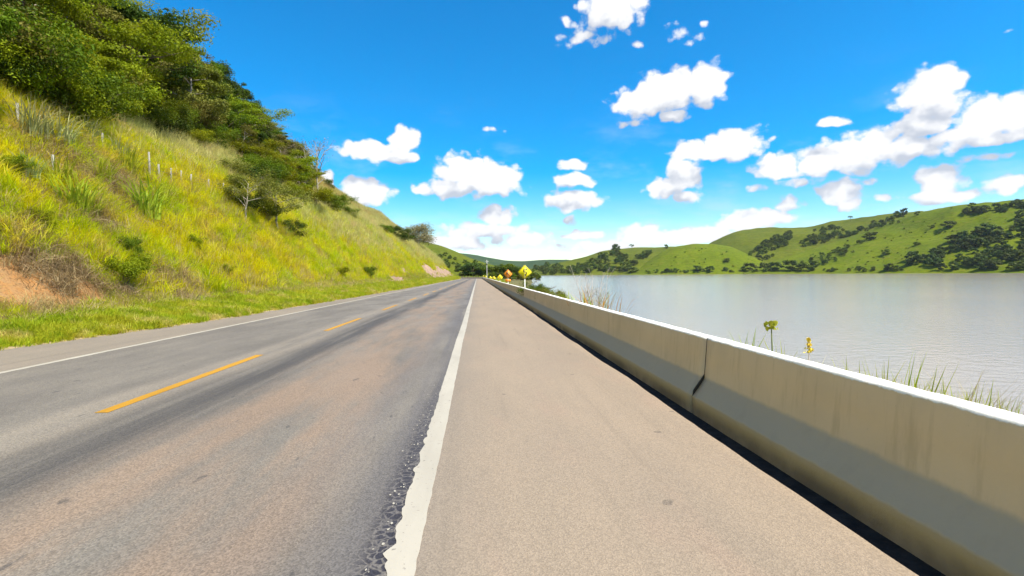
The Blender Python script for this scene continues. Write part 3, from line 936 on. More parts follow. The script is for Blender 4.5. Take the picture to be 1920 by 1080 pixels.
proto('umbrella_0', M_BARK, M_LF_GREY, seed=201, H=7.0, RC=4.2, crown_lo=.3, n_limbs=14, n_leaf=9000, leaf=.22, trunk_r=.16, flat=.7, clump=.34, sub=4, up=.5)
proto('dome_0', M_BARKP, M_LF_GREY, seed=203, H=5.0, RC=3.6, crown_lo=.12, n_limbs=15, n_leaf=9000, leaf=.22, trunk_r=.16, flat=.75, clump=.34, sub=4, up=.3)
for j, lm in enumerate([M_LF_FAR, M_LF_FAR, M_LF_FAR2]):
    proto(f'far_{j}', M_BARK, lm, seed=210 + j, H=10.0, RC=4.6, crown_lo=.15, n_limbs=8, n_leaf=900, leaf=1.15, trunk_r=.25, flat=.7, clump=.36, sub=1, up=.4, aspect=.8)
proto('far_bare', M_BARK, M_LF_FAR, seed=215, H=12.0, RC=4.0, crown_lo=.6, n_limbs=8, n_leaf=420, leaf=.8, trunk_r=.3, flat=.5, clump=.35, sub=2, up=.5, aspect=.8)
for j, lm in enumerate([M_LF_FAR, M_LF_MID, M_LF_OLIVE]):
    proto(f'mid_{j}', M_BARK, lm, seed=220 + j, H=8.0, RC=3.8, crown_lo=.12, n_limbs=9, n_leaf=3200, leaf=.5, trunk_r=.2, flat=.7, clump=.32, sub=2, up=.45, aspect=.7)

def tree(name, key, loc, height, label, cat='tree', group=None, rz=None, width=1.0):
    wm, cm, H = PROTO[key]
    s = height / H
    o = empty(name, loc, random.random() * 6.28 if rz is None else rz, (s * width, s * width, s))
    obj('stem' if cat in ('bush', 'shrub') else 'trunk', wm, o)
    obj('foliage' if cat in ('bush', 'shrub') else 'crown', cm, o)
    tag(o, label, cat, group)
    return o

# ---- instanced ground cover (what nobody could count): points with turn, size and kind
def blades(seed, n, h, w, spread, bend, segs=2):
    rng = np.random.default_rng(seed)
    V = []; Q = []; T = []
    for i in range(n):
        an = rng.random() * 6.283; r = spread * math.sqrt(rng.random())
        b = np.array([math.cos(an) * r, math.sin(an) * r, 0])
        a2 = an + rng.normal(0, .9)
        d = np.array([math.cos(a2), math.sin(a2), 0]); sd = np.array([-d[1], d[0], 0])
        hh = h * rng.uniform(.55, 1.1); bd = bend * rng.uniform(.3, 1.3)
        ww = w * rng.uniform(.7, 1.2)
        i0 = len(V)
        for s in range(segs):
            f = s / segs
            p = b + d * hh * bd * f * f + np.array([0, 0, hh * (f - .25 * bd * f * f)])
            wd = ww * (1 - .6 * f)
            V += [p - sd * wd * .5, p + sd * wd * .5]
        V.append(b + d * hh * bd + np.array([0, 0, hh * (1 - .25 * bd - .25 * bd * bd)]))
        for s in range(segs - 1):
            k = i0 + 2 * s
            Q.append((k, k + 1, k + 3, k + 2))
        k = i0 + 2 * (segs - 1)
        T.append((k, k + 1, k + 2))
    return np.array(V), Q, T

def blade_mesh(name, mat, **kw):
    v, q, t_ = blades(**kw)
    return mesh_np(name, v, q, mat, False, None, t_)

def scatter(name, label, pts, rots, scls, meshes, mat_note=None):
    coll = bpy.data.collections.new(name + '_kinds')
    for i, me in enumerate(meshes):
        coll.objects.link(bpy.data.objects.new(f'{name}_tuft_{i:02d}', me))
    me = bpy.data.meshes.new(name)
    me.vertices.add(len(pts)); me.vertices.foreach_set('co', np.asarray(pts, np.float32).ravel())
    for nm, typ, arr in (('rot', 'FLOAT_VECTOR', rots), ('scl', 'FLOAT', scls), ('kind_i', 'INT', RNG.integers(0, len(meshes), len(pts)))):
        at = me.attributes.new(nm, typ, 'POINT')
        at.data.foreach_set('vector' if typ == 'FLOAT_VECTOR' else 'value', np.asarray(arr, np.int32 if typ == 'INT' else np.float32).ravel())
    o = obj(name, me)
    tag(o, label, None, None, 'stuff')
    ng = bpy.data.node_groups.new(name, 'GeometryNodeTree')
    ng.interface.new_socket('Geometry', in_out='INPUT', socket_type='NodeSocketGeometry')
    ng.interface.new_socket('Geometry', in_out='OUTPUT', socket_type='NodeSocketGeometry')
    t = NT(ng)
    a = t.n('NodeGroupInput'); b = t.n('NodeGroupOutput')
    ci = t.n('GeometryNodeCollectionInfo')
    ci.inputs['Collection'].default_value = coll
    ci.inputs['Separate Children'].default_value = True
    ci.inputs['Reset Children'].default_value = True
    ip = t.n('GeometryNodeInstanceOnPoints')
    na = {}
    for nm, typ in (('rot', 'FLOAT_VECTOR'), ('scl', 'FLOAT'), ('kind_i', 'INT')):
        nd = t.n('GeometryNodeInputNamedAttribute', data_type=typ)
        nd.inputs['Name'].default_value = nm
        na[nm] = nd.outputs['Attribute']
    t.set(ip.inputs['Points'], a.outputs[0])
    t.set(ip.inputs['Instance'], ci.outputs[0])
    ip.inputs['Pick Instance'].default_value = True
    t.set(ip.inputs['Instance Index'], na['kind_i'])
    e2r = t.n('FunctionNodeEulerToRotation', {0: na['rot']})
    t.set(ip.inputs['Rotation'], e2r.outputs[0])
    t.set(ip.inputs['Scale'], na['scl'])
    t.set(b.inputs[0], ip.outputs[0])
    md = o.modifiers.new('scatter', 'NODES')
    md.node_group = ng
    return o

def rand_rot(n, tilt=.15):
    r = np.zeros((n, 3)); r[:, 2] = RNG.random(n) * 6.283
    r[:, :2] = RNG.normal(0, tilt, (n, 2))
    return r

def in_soil(X, Y, Z, k=1.0):
    m = np.zeros(len(X), bool)
    for p, r_ in SOIL:
        d = np.sqrt((X - p.x) ** 2 + (Y - p.y) ** 2 + (Z - p.z) ** 2)
        m |= d < r_ * k * (.75 + .5 * vnoise(X * 2.0, Y * 2.0, 55))
    return m

ROCKS = [(74, 98, 11.3, 13.8, 7), (135, 292, 10.9, 16.0, 8)]
def rock_shape(u, Y):
    out = np.full(np.shape(u), -1.0)
    for (a, b, c, d, sd) in ROCKS:
        top = d + 3.0 * fbm(np.asarray(Y) / 9.0, np.asarray(Y) * 0, 401 + sd, 3)
        e = np.minimum(np.minimum((Y - a) / 6, (b - Y) / 6), np.minimum((u - c) / 1.0, (top - u) / 1.6))
        e = e + 2.6 * fbm(np.asarray(Y) / 7.0, np.asarray(u) / 3.0, 411 + sd, 3) - .25
        out = np.maximum(out, np.clip(e, -1, 1))
    return out

def proj_np(X, Y, Z):
    M = np.array(CM.transposed())
    v = np.stack([X, Y, Z - CAMZ], 0)
    c = M @ v
    return 960 + F * c[0] / -c[2], 540 - F * c[1] / -c[2], -c[2]

# ------------------------------------------------------------------ grass on the slope
M_GR_Y = leaf_mat('grass_yellow_green', [(.69, .635, .008), (.49, .565, .008), (.70, .57, .09)], .018, .25, .58, .32)
M_GR_D = leaf_mat('grass_dry', [(.46, .36, .16), (.38, .28, .12), (.50, .43, .22)], .012, .35, .4, .5)
M_GR_V = leaf_mat('grass_verge', [(.44, .43, .03), (.32, .39, .016), (.58, .48, .16)], .018, .3, .48, .55)
M_GR_P = leaf_mat('grass_pale', [(.62, .55, .24), (.52, .53, .17), (.66, .51, .29)], .014, .3, .5, .18)
M_CANE = leaf_mat('cane_leaves', [(.40, .44, .035), (.30, .38, .03)], .02, .3, .45, .6)
M_CANEG = leaf_mat('cane_leaves_grey', [(.36, .40, .16), (.44, .42, .22)], .015, .3, .4, .6)
M_BROWN = leaf_mat('dead_thatch', [(.30, .21, .105), (.40, .30, .165), (.15, .105, .06)], .01, .4, .25, 1.6)

def slope_points(n, y0, y1, u0, u1, pw=1.6):
    f = RNG.random(n)
    Y = y0 * (y1 / y0) ** (f ** (1 / pw)) if pw != 1 else y0 + (y1 - y0) * f
    u = u0 + (u1 - u0) * RNG.random(n)
    X = xc(Y) - u
    return X, Y, u

tall = [blade_mesh(f'tall_{i}', M_GR_Y, seed=300 + i, n=22, h=.62, w=.020, spread=.20, bend=.55, segs=3) for i in range(5)]
tall += [blade_mesh(f'tall_d{i}', M_GR_D, seed=310 + i, n=16, h=.60, w=.014, spread=.20, bend=.4, segs=2) for i in range(1)]
X, Y, u = slope_points(62000, 8, 300, 11.8, 24, 1.35)
Z = hill_z(X, Y)
dry = fbm(X / 3.2, Y / 3.2, 200, 4)
keep = ~in_soil(X, Y, Z, 1.02) & (rock_shape(u, Y) < .15) & (RNG.random(len(X)) < np.clip(1.15 - 2.2 * np.clip(dry - .05, 0, 1), 0.25, 1)) & (RNG.random(len(X)) < sstep(u, 11.7, 13.6)) & (RNG.random(len(X)) > .85 * sstep(Y, 45, 80) * sstep(u, 15.5, 18.5))
X, Y, Z, u = X[keep], Y[keep], Z[keep], u[keep]
scl = RNG.uniform(.55, 1.15, len(X)) * (1 + Y / 130) * (.55 + .45 * sstep(u, 12, 15)) * (.8 + .5 * vnoise(X / 1.7, Y / 1.7, 77))
scatter('slope_grass', 'tall yellow green grass covering the cut slope', np.stack([X, Y, Z - .04], 1), rand_rot(len(X), .2), scl, tall)

dryt = [blade_mesh(f'dry_{i}', M_GR_D, seed=320 + i, n=22, h=.45, w=.012, spread=.24, bend=.9, segs=3) for i in range(4)]
X, Y, u = slope_points(30000, 8, 260, 11.9, 26, 1.3)
Z = hill_z(X, Y)
dry = fbm(X / 3.2, Y / 3.2, 200, 4)
keep = ~in_soil(X, Y, Z, .5) & (rock_shape(u, Y) < .2) & ((RNG.random(len(X)) < np.clip((dry - .02) * 5, .07, 1)) | (RNG.random(len(X)) < .5 * sstep(u, 14.5, 12.6)))
X, Y, Z = X[keep], Y[keep], Z[keep]
scatter('dry_grass', 'straw coloured dry grass in patches on the slope', np.stack([X, Y, Z - .04], 1), rand_rot(len(X), .35),
        RNG.uniform(.6, 1.2, len(X)) * (1 + Y / 140), dryt)

# taller, ranker tufts standing out of the slope grass
rank = [blade_mesh(f'rank_{i}', M_GR_Y, seed=370 + i, n=34, h=1.0, w=.026, spread=.26, bend=.8, segs=3) for i in range(3)]
rank += [blade_mesh(f'rankd_{i}', M_GR_D, seed=376 + i, n=30, h=.95, w=.016, spread=.26, bend=.6, segs=3) for i in range(2)]
X, Y, u = slope_points(3600, 9, 200, 12.8, 23, 1.3)
Z = hill_z(X, Y)
keep = ~in_soil(X, Y, Z, 1.2) & (rock_shape(u, Y) < .1) & (vnoise(X / 2.2, Y / 2.2, 99) > .45)
X, Y, Z = X[keep], Y[keep], Z[keep]
scatter('rank_grass', 'rank taller grass tufts standing out of the slope grass', np.stack([X, Y, Z - .04], 1), rand_rot(len(X), .18), RNG.uniform(.7, 1.3, len(X)) * (1 + Y / 200), rank)

# short green verge beside the shoulder
verge = [blade_mesh(f'verge_{i}', M_GR_V, seed=330 + i, n=16, h=.17, w=.013, spread=.11, bend=.9, segs=2) for i in range(5)]
X, Y, u = slope_points(60000, 7.5, 300, 8.3, 13.4, 1.25)
e = edge_u(Y) + verge_rag(Y)
Z = hill_z(X, Y)
keep = (Z > zr(Y) + .004) & (u > e + .12) & ~in_soil(X, Y, Z, .8) & (RNG.random(len(X)) < np.clip(.05 + 1.5 * (u - e), 0, 1))
X, Y, Z, u = X[keep], Y[keep], Z[keep], u[keep]
scatter('verge_grass', 'short bright green grass on the verge beside the left shoulder', np.stack([X, Y, Z - .015], 1), rand_rot(len(X), .25),
        RNG.uniform(.6, 1.35, len(X)) * (1 + Y / 60) * (.6 + .8 * vnoise(X / .8, Y / .8, 66)), verge)

# pale tall grass higher up and farther along
pale = [blade_mesh(f'pale_{i}', M_GR_P, seed=340 + i, n=24, h=1.15, w=.026, spread=.35, bend=.6, segs=3) for i in range(5)]
X, Y, u = slope_points(40000, 16, 330, 16, 62, 1.6)
Z = hill_z(X, Y)
keep = (RNG.random(len(X)) < sstep(u + 4.5 * sstep(Y, 45, 80), 19.5, 23)) & (vnoise(X / 6, Y / 6, 88) > .15)
X, Y, Z = X[keep], Y[keep], Z[keep]
scatter('pale_grass', 'pale tall grass on the upper hillside', np.stack([X, Y, Z - .05], 1), rand_rot(len(X), .2),
        RNG.uniform(.6, 1.1, len(X)) * (1 + Y / 160), pale)

# rusty dry grass on the upper ridge farther along
M_GR_R = leaf_mat('grass_rusty', [(.50, .29, .09), (.42, .28, .09), (.52, .37, .14)], .014, .3, .4, .15)
rusty = [blade_mesh(f'rusty_{i}', M_GR_R, seed=345 + i, n=24, h=.9, w=.03, spread=.4, bend=.7, segs=2) for i in range(3)]
X, Y, u = slope_points(26000, 80, 230, 30, 62, 1.0)
Z = hill_z(X, Y)
scatter('ridge_grass', 'rusty brown dry grass along the far hill ridge', np.stack([X, Y, Z - .05], 1), rand_rot(len(X), .2), RNG.uniform(.8, 1.3, len(X)) * 1.5, rusty)

# dead brown thatch hanging under the tall grass by the soil and in hollows of the slope
that = [blade_mesh(f'thatch_{i}', M_BROWN, seed=350 + i, n=26, h=.55, w=.016, spread=.25, bend=1.3, segs=3) for i in range(4)]
P_ = []
for (px, py, r_, n) in [(40, 468, .9, 90), (95, 490, .8, 85), (20, 450, .8, 60), (140, 512, .5, 45), (150, 285, 1.5, 300), (215, 358, 1.1, 260), (235, 350, .8, 140), (110, 300, 1.2, 150), (175, 315, 1.0, 120), (125, 395, .9, 80),
                        (70, 290, 1.0, 90), (310, 520, .7, 70), (345, 535, .6, 60), (220, 552, .5, 60), (115, 548, .3, 25), (185, 400, .9, 60), (275, 400, .7, 40), (330, 560, .6, 40)]:
    c = hit_hill(px, py)
    if c is None: continue
    for i in range(n):
        x = c.x + RNG.normal(0, r_ * .55); y = c.y + RNG.normal(0, r_ * .9)
        P_.append((x, y, float(hill_z(x, y)) - .03))
scatter('dead_thatch', 'brown dead thatch and roots above the bare soil', np.array(P_), rand_rot(len(P_), .5), RNG.uniform(.6, 1.3, len(P_)), that)

# grass along the lake bank, seen over the barrier
bankg = [blade_mesh(f'bankg_{i}', M_CANE, seed=360 + i, n=15, h=.80, w=.016, spread=.16, bend=.45, segs=3) for i in range(4)]
bankg += [blade_mesh(f'bankh_{i}', M_GR_D, seed=366 + i, n=9, h=.95, w=.006, spread=.18, bend=.5, segs=3) for i in range(2)]
n = 5200
Y = 1.5 * (200 / 1.5) ** RNG.random(n)
X = 3.25 + RNG.random(n) ** 1.5 * (1.6 + .02 * Y)
den = vnoise(Y / .9, X * 0, 91) * .6 + vnoise(Y / 3.1, X * 0, 92) * .6
Z = bank_z(X, Y)
hgt = np.clip((den - .38) * 2.3, 0.05, 1)
hgt = np.where(Y > 24, .55 + .3 * hgt, hgt)
keep = RNG.random(n) < .25 + .75 * hgt
X, Y, Z, hgt = X[keep], Y[keep], Z[keep], hgt[keep]
scatter('bank_grass', 'green weeds and grass growing behind the concrete barrier', np.stack([X, Y, Z - .03], 1), rand_rot(len(X), .12),
        (.40 + .62 * hgt) * RNG.uniform(.75, 1.1, len(X)) * (1 + np.clip(Y - 30, 0, 100) / 200), bankg)

# ------------------------------------------------------------------ rock outcrops in the cut
M_ROCK, t, out = newmat('pink_granite')
g = t.n('ShaderNodeNewGeometry'); pos = g.outputs['Position']
n1 = t.noise(pos, .45, 6, .65); n2 = t.noise(pos, 3.0, 5, .65)
col = t.mix(t.mr(n1, .35, .65), rgb((.36, .245, .165)), rgb((.25, .17, .12)))
col = t.mix(t.m('MULTIPLY', t.mr(n2, .52, .7), .7), col, rgb((.15, .10, .075)))
principled(t, out, col, .9, n2, .7, .15, .2)
for k, (a, b, c, d, sd) in enumerate(ROCKS):
    nu = 40; ny = int(60 + (b - a) * 1.6)
    ug = np.linspace(c - .8, d + 1.8, nu); yg = np.linspace(a - 1, b + 1, ny)
    U, YY = np.meshgrid(ug, yg)
    YY = YY + RNG.uniform(-.4, .4, YY.shape) * (b - a) / ny
    U = U + RNG.uniform(-.1, .1, U.shape)
    sh = rock_shape(U, YY)
    XX = xc(YY) - U
    off = sh * .55 + .9 * (np.abs(fbm(YY / 3.5, U / 1.8, 431 + k, 4)) - .1) * (sh > 0) + .9 * fbm(YY / 1.1, U / .5, 437 + k, 3) * (sh > 0)
    Z = hill_z(XX, YY) + np.where(sh > 0, off, sh * .8)
    XX = XX + np.where(sh > 0, off * .6, 0)
    o = empty('rock_outcrop', (float(XX.mean()), float(YY.mean()), float(Z.min())))
    me = grid_mesh('rock_outcrop', XX - o.location.x, YY - o.location.y, Z - o.location.z, M_ROCK, False)
    obj('rock_face', me, o)
    tag(o, ['small pinkish rock outcrop low in the grassy cut, nearer of two', 'long pinkish brown rock face at far end of the grassy cut'][k], 'rock', 'rock outcrops in the cut slope')

# ------------------------------------------------------------------ the wood on the hillside
BOUND = [(-400, 215), (0, 208), (60, 196), (130, 236), (250, 246), (300, 255), (345, 278), (420, 286), (470, 330), (540, 372), (600, 388), (640, 384), (660, 390)]
SIL = [(-400, -500), (300, -60), (322, 0), (345, 58), (400, 108), (450, 158), (480, 202), (500, 232), (550, 262), (575, 300), (600, 338), (625, 374), (660, 388)]
bx_, by_ = zip(*BOUND); sx_, sy_ = zip(*SIL)
WOOD_G = 'trees of the wood on the hillside'
placed = []
rw = random.Random(21)
KEYS = ['broad_mid_0', 'broad_mid_1', 'broad_dark_0', 'broad_dark_1', 'broad_lite_0', 'broad_lite_1', 'broad_olive_0', 'broad_olive_1', 'feather_0', 'feather_1', 'feather_0', 'slim_0']
KINDW = {'broad_mid': 'mid green leafy tree', 'broad_dark': 'dark green shady tree', 'broad_lite': 'yellow green leafy tree', 'broad_olive': 'olive leaved tree',
         'feather_0': 'feathery light green tree', 'feather_1': 'feathery mid green tree', 'slim_0': 'slim open crowned tree', 'sparse_0': 'greyish half bare tree'}
WHERE = ['cut by the left edge', 'just inside the left edge', 'above the first fence post', 'above the brown thatch', 'above the short fence post', 'above the tall middle post', 'above the olive bush', 'above the two small trees', 'beside the bare trees']
tries = 0
while len(placed) < 118 and tries < 9000:
    tries += 1
    Yb = rw.uniform(9, 150); ub = rw.uniform(19, 52)
    X = float(xc(Yb)) - ub; z = float(hill_z(X, Yb))
    px, py, dep = proj((X, Yb, z))
    if px < -180 or px > 650: continue
    if py > np.interp(px, bx_, by_) - 2: continue
    if any((X - a) ** 2 + (Yb - b) ** 2 < (r_ + 1.0) ** 2 for a, b, r_ in placed): continue
    hmax = (py - np.interp(px, sx_, sy_)) * dep / F
    if hmax < 2.2 or py < -60: continue
    key = rw.choice(KEYS)
    near_edge = py > np.interp(px, bx_, by_) - 26
    h = min(rw.uniform(4.0, 6.2) if near_edge else rw.uniform(6.0, 10.5), hmax * rw.uniform(.86, 1.02))
    edge_sky = hmax < 8 and h > .82 * hmax
    if edge_sky and rw.random() < .22: key = 'sparse_0'
    if edge_sky and key == 'slim_0': key = 'broad_olive_0'
    wdt = min(1.0, 5.0 / h) if h < 5 else 1.0
    kindw = KINDW.get(key) or KINDW[key[:-2]]
    colm = int(np.clip((px + 180) / 830 * 9, 0, 8))
    gap = float(np.interp(px, bx_, by_)) - py
    lab = kindw + ' ' + ('low in the wood' if gap < 30 else 'partway up the wood' if gap < 90 else 'high in the wood') + ', ' + WHERE[colm]
    tree('wood_tree', key, (X, Yb, z - .1), h, lab, 'tree', WOOD_G, rw.random() * 6.28, rw.uniform(.9, 1.15))
    placed.append((X, Yb, min(2.2, h * .25)))
# bushes along the lower edge of the wood
for i in range(46):
    px = rw.uniform(-20, 640); py = float(np.interp(px, bx_, by_)) - rw.uniform(-2, 34)
    p = hit_hill(px, py)
    if p is None or p.y > 140: continue
    k = rw.choice([0, 0, 1, 1, 2, 3])
    hb = rw.uniform(1.8, 3.6)
    tree('woodland_bush', f'bush_{k}', (p.x, p.y, p.z - .1), hb,
         ('large ' if hb > 2.9 else 'small ' if hb < 2.3 else '') + ['mid green', 'light green', 'dark green', 'olive'][k] + ' bush along the wood edge, ' + WHERE[int(np.clip((px + 180) / 830 * 9, 0, 8))],
         'bush', 'bushes along the edge of the wood', rw.random() * 6.28)

def plant_px(name, key, px, py, hpx, label, cat='bush', group=None, width=1.0, rz=None):
    p = hit_hill(px, py)
    if p is None: return None
    dep = proj(p)[2]
    return tree(name, key, (p.x, p.y, p.z - .08), hpx * dep / F, label, cat, group, rz, width)
plant_px('small_tree', 'sparse_1', 459, 416, 92, 'small thin tree with dark stem beside the far fence posts', 'tree', width=.9)
plant_px('small_tree', 'sparse_1', 518, 438, 92, 'small spreading tree with pale leaning trunk on the grass slope', 'tree', width=1.1, rz=1.0)
plant_px('bush', 'bush_3', 432, 338, 38, 'olive bush on the pale grass hump below the wood', 'bush', width=1.3)
plant_px('bush', 'bush_2', 478, 402, 42, 'dark bush between the two small trees on the slope')
plant_px('bush', 'bush_2', 543, 446, 34, 'small dark bush right of the pale trunked tree')
plant_px('bush', 'bush_0', 497, 420, 40, 'green bush just left of the pale trunked tree')
for (px, py, hpx, k, lab) in [(505, 352, 48, 0, 'green bush behind the two small trees, uppermost of the thicket'), (474, 352, 44, 2, 'dark thicket bush left behind the small thin tree'),
        (440, 366, 34, 0, 'green bush left of the small thin tree by the posts'), (608, 396, 34, 0, 'green thicket bush below the bare trees, right one'),
        (455, 398, 36, 2, 'dark bush at the stem of the small thin tree')]:
    plant_px('thicket_bush', f'bush_{k}', px, py, hpx, lab, 'bush', 'thicket between the wood and the small trees', 1.25)
plant_px('bare_tree', 'bare_0', 597, 374, 122, 'bare twiggy grey tree against the sky at the end of the wood', 'tree', width=.75)
plant_px('bare_tree', 'bare_0', 574, 366, 100, 'lower bare twiggy tree left of the tallest bare tree', 'tree', width=.8)
plant_px('bush', 'bush_1', 588, 392, 42, 'bright green bush under the bare trees on the hillside', width=1.2)
plant_px('bush', 'bush_0', 622, 394, 34, 'green bush at the end of the wood beside the sky', width=1.2)
plant_px('bush', 'bush_0', 652, 408, 22, 'rounded green bush low on the grass ridge', width=1.3)
plant_px('bush', 'bush_2', 735, 446, 24, 'dark green bush left of the dome shaped tree', width=1.3)
plant_px('bush', 'bush_2', 752, 458, 24, 'dark green bush in front of the dome shaped tree', width=1.5)
plant_px('bush', 'bush_0', 722, 438, 18, 'small mid green bush above the pale grass ridge', width=1.3)
plant_px('dome_tree', 'dome_0', 784, 464, 46, 'greyish dome shaped tree standing alone on the hill ridge', 'tree', width=1.05)
plant_px('bush', 'bush_2', 826, 477, 15, 'dark bush on the ridge right of the dome shaped tree', width=1.4)
plant_px('bush', 'bush_2', 838, 482, 16, 'dark bush lower on the far ridge end, middle one', width=1.4)
plant_px('bush', 'bush_2', 848, 490, 18, 'lowest dark bush on the far ridge end above the rock face', width=1.3)

# spiky cane clumps on the slope
cane = [blade_mesh(f'cane_{i}', M_CANE, seed=500 + i, n=95, h=1.9, w=.062, spread=.5, bend=.75, segs=4) for i in range(3)]
caneg = [blade_mesh(f'caneg_{i}', M_CANEG, seed=510 + i, n=95, h=1.9, w=.062, spread=.55, bend=.75, segs=4) for i in range(2)]
for i, (px, py, hpx, kind, lab) in enumerate([
        (140, 398, 74, 0, 'bright spiky cane clump above the brown thatch on the slope'), (272, 412, 70, 1, 'bright cane clump right below the tall fence post'),
        (110, 352, 55, 1, 'yellow green cane clump below the leftmost fence posts'), (236, 330, 52, 0, 'leafy cane clump left of the tall middle fence post'),
        (190, 345, 52, 2, 'yellow green cane clump under the short fence post'), (62, 262, 62, 3, 'grey green cane clump right of the first fence post'),
        (112, 275, 58, 4, 'pale grey green cane clump between the first two fence posts'), (160, 262, 46, 3, 'small grey green cane clump below the wood edge'),
        (300, 385, 42, 2, 'thin cane clump right of the tall middle fence post'), (52, 335, 46, 4, 'grey cane clump left of the upper thatch'),
        (222, 300, 40, 4, 'pale cane clump behind the short fence post'), (172, 410, 42, 0, 'small bright cane clump right of the largest one')]):
    p = hit_hill(px, py)
    dep = proj(p)[2]
    s = hpx * dep / F / 1.45
    o = obj('cane_clump', (cane + caneg)[kind], None, (p.x, p.y, p.z - .05), (0, 0, i * 1.3), s)
    tag(o, lab, 'cane', 'cane clumps on the slope')

# leafy weeds on the slope
for i, (px, py, hpx, k) in enumerate([(232, 545, 70, 1), (240, 480, 42, 0), (80, 430, 40, 1), (690, 520, 22, 0), (640, 520, 20, 1), (420, 520, 24, 1), (360, 470, 30, 1), (20, 330, 42, 1)]):
    plant_px('weed_bush', f'bush_{k}', px, py, hpx, ['bright green weedy bush at the slope foot right of bare soil', 'green weedy bush in the middle of the near slope', 'green weed bush above the bare soil thatch',
             'small weed bush just left of the smaller rock outcrop', 'small weed bush at the slope foot before the rock outcrop', 'low weed bush at the foot of the yellow grass slope', 'low bright weed bush in the yellow grass slope',
             'green weed bush on the slope at the left edge'][i], 'bush', 'weedy bushes in the grass slope', .85)

# ------------------------------------------------------------------ wire fence on the slope
M_POST, t, out = newmat('weathered_post')
tcn = t.n('ShaderNodeTexCoord')
n = t.noise(t.scale(tcn.outputs['Object'], (6, 6, 1)), 3, 5, .6)
principled(t, out, t.mix(t.mr(n, .35, .65), rgb((.33, .31, .255)), rgb((.23, .22, .18))), .9, n, .4, .01)
M_WIRE, t, out = newmat('fence_wire')
principled(t, out, (.25, .24, .23), .5, metallic=.8)
posts = []
for (px, py, top) in [(-60, 215, 160), (34, 244, 203), (102, 340, 296), (193, 288, 254), (281, 346, 293), (298, 340, 318), (321, 346, 325), (340, 352, 324), (359, 358, 329), (392, 362, 338), (419, 368, 346), (440, 378, 360)]:
    p = hit_hill(px, py)
    if p is None: continue
    dep = proj(p)[2]
    posts.append((p, (py - top) * dep / F * 1.08))
fence = empty('wire_fence', posts[0][0])
f0 = fence.location.copy()
for p, h in posts:
    mb = MB()
    h = max(h, 1.0)
    r_ = .058
    mb.tube([(0, 0, -.35), (random.uniform(-.01, .01), 0, h * .5), (random.uniform(-.03, .03), random.uniform(-.03, .03), h)], [r_, r_ * .95, r_ * .88], 6)
    obj('post', mb.mesh('post', M_POST), fence, p - f0)
main = [q for i, q in enumerate(posts) if i not in (2,)]
for k in range(3):
    mb = MB()
    pts = []
    for p, h in main:
        pts.append(p - f0 + Vector((0, 0, min(h, 1.5) * (.3 + .28 * k))))
    mb.tube(pts, [.006] * len(pts), 4, False)
    obj('wire', mb.mesh('wire', M_WIRE), fence)
tag(fence, 'pale post and wire fence climbing the slope below the wood', 'fence')

# ------------------------------------------------------------------ road signs behind the barrier
def flat_mat(name, c, rough=.5, spec=.4):
    m, t, out = newmat(name)
    g = t.n('ShaderNodeTexCoord')
    n = t.noise(g.outputs['Object'], 7, 4, .6)
    principled(t, out, t.mix(t.mr(n, .3, .7), rgb(c), rgb(tuple(x * .88 for x in c))), rough, None, spec=spec)
    return m
M_SY = flat_mat('sign_yellow', (.85, .70, .004)); M_SO = flat_mat('sign_orange', (.82, .26, .012))
M_SB = flat_mat('sign_black', (.02, .02, .02)); M_SP = flat_mat('sign_post_white', (.72, .70, .66), .6); M_SBACK = flat_mat('sign_back', (.3, .3, .3))
def ribbon(mb, pts, w, y0, y1):
    for (a, b) in zip(pts[:-1], pts[1:]):
        a = Vector(a); b = Vector(b); d = (b - a).normalized(); s = Vector((-d.y, d.x)) * w / 2
        a = a - d * w * .25; b = b + d * w * .25
        mb.prism([tuple(a - s), tuple(b - s), tuple(b + s), tuple(a + s)], y0, y1)
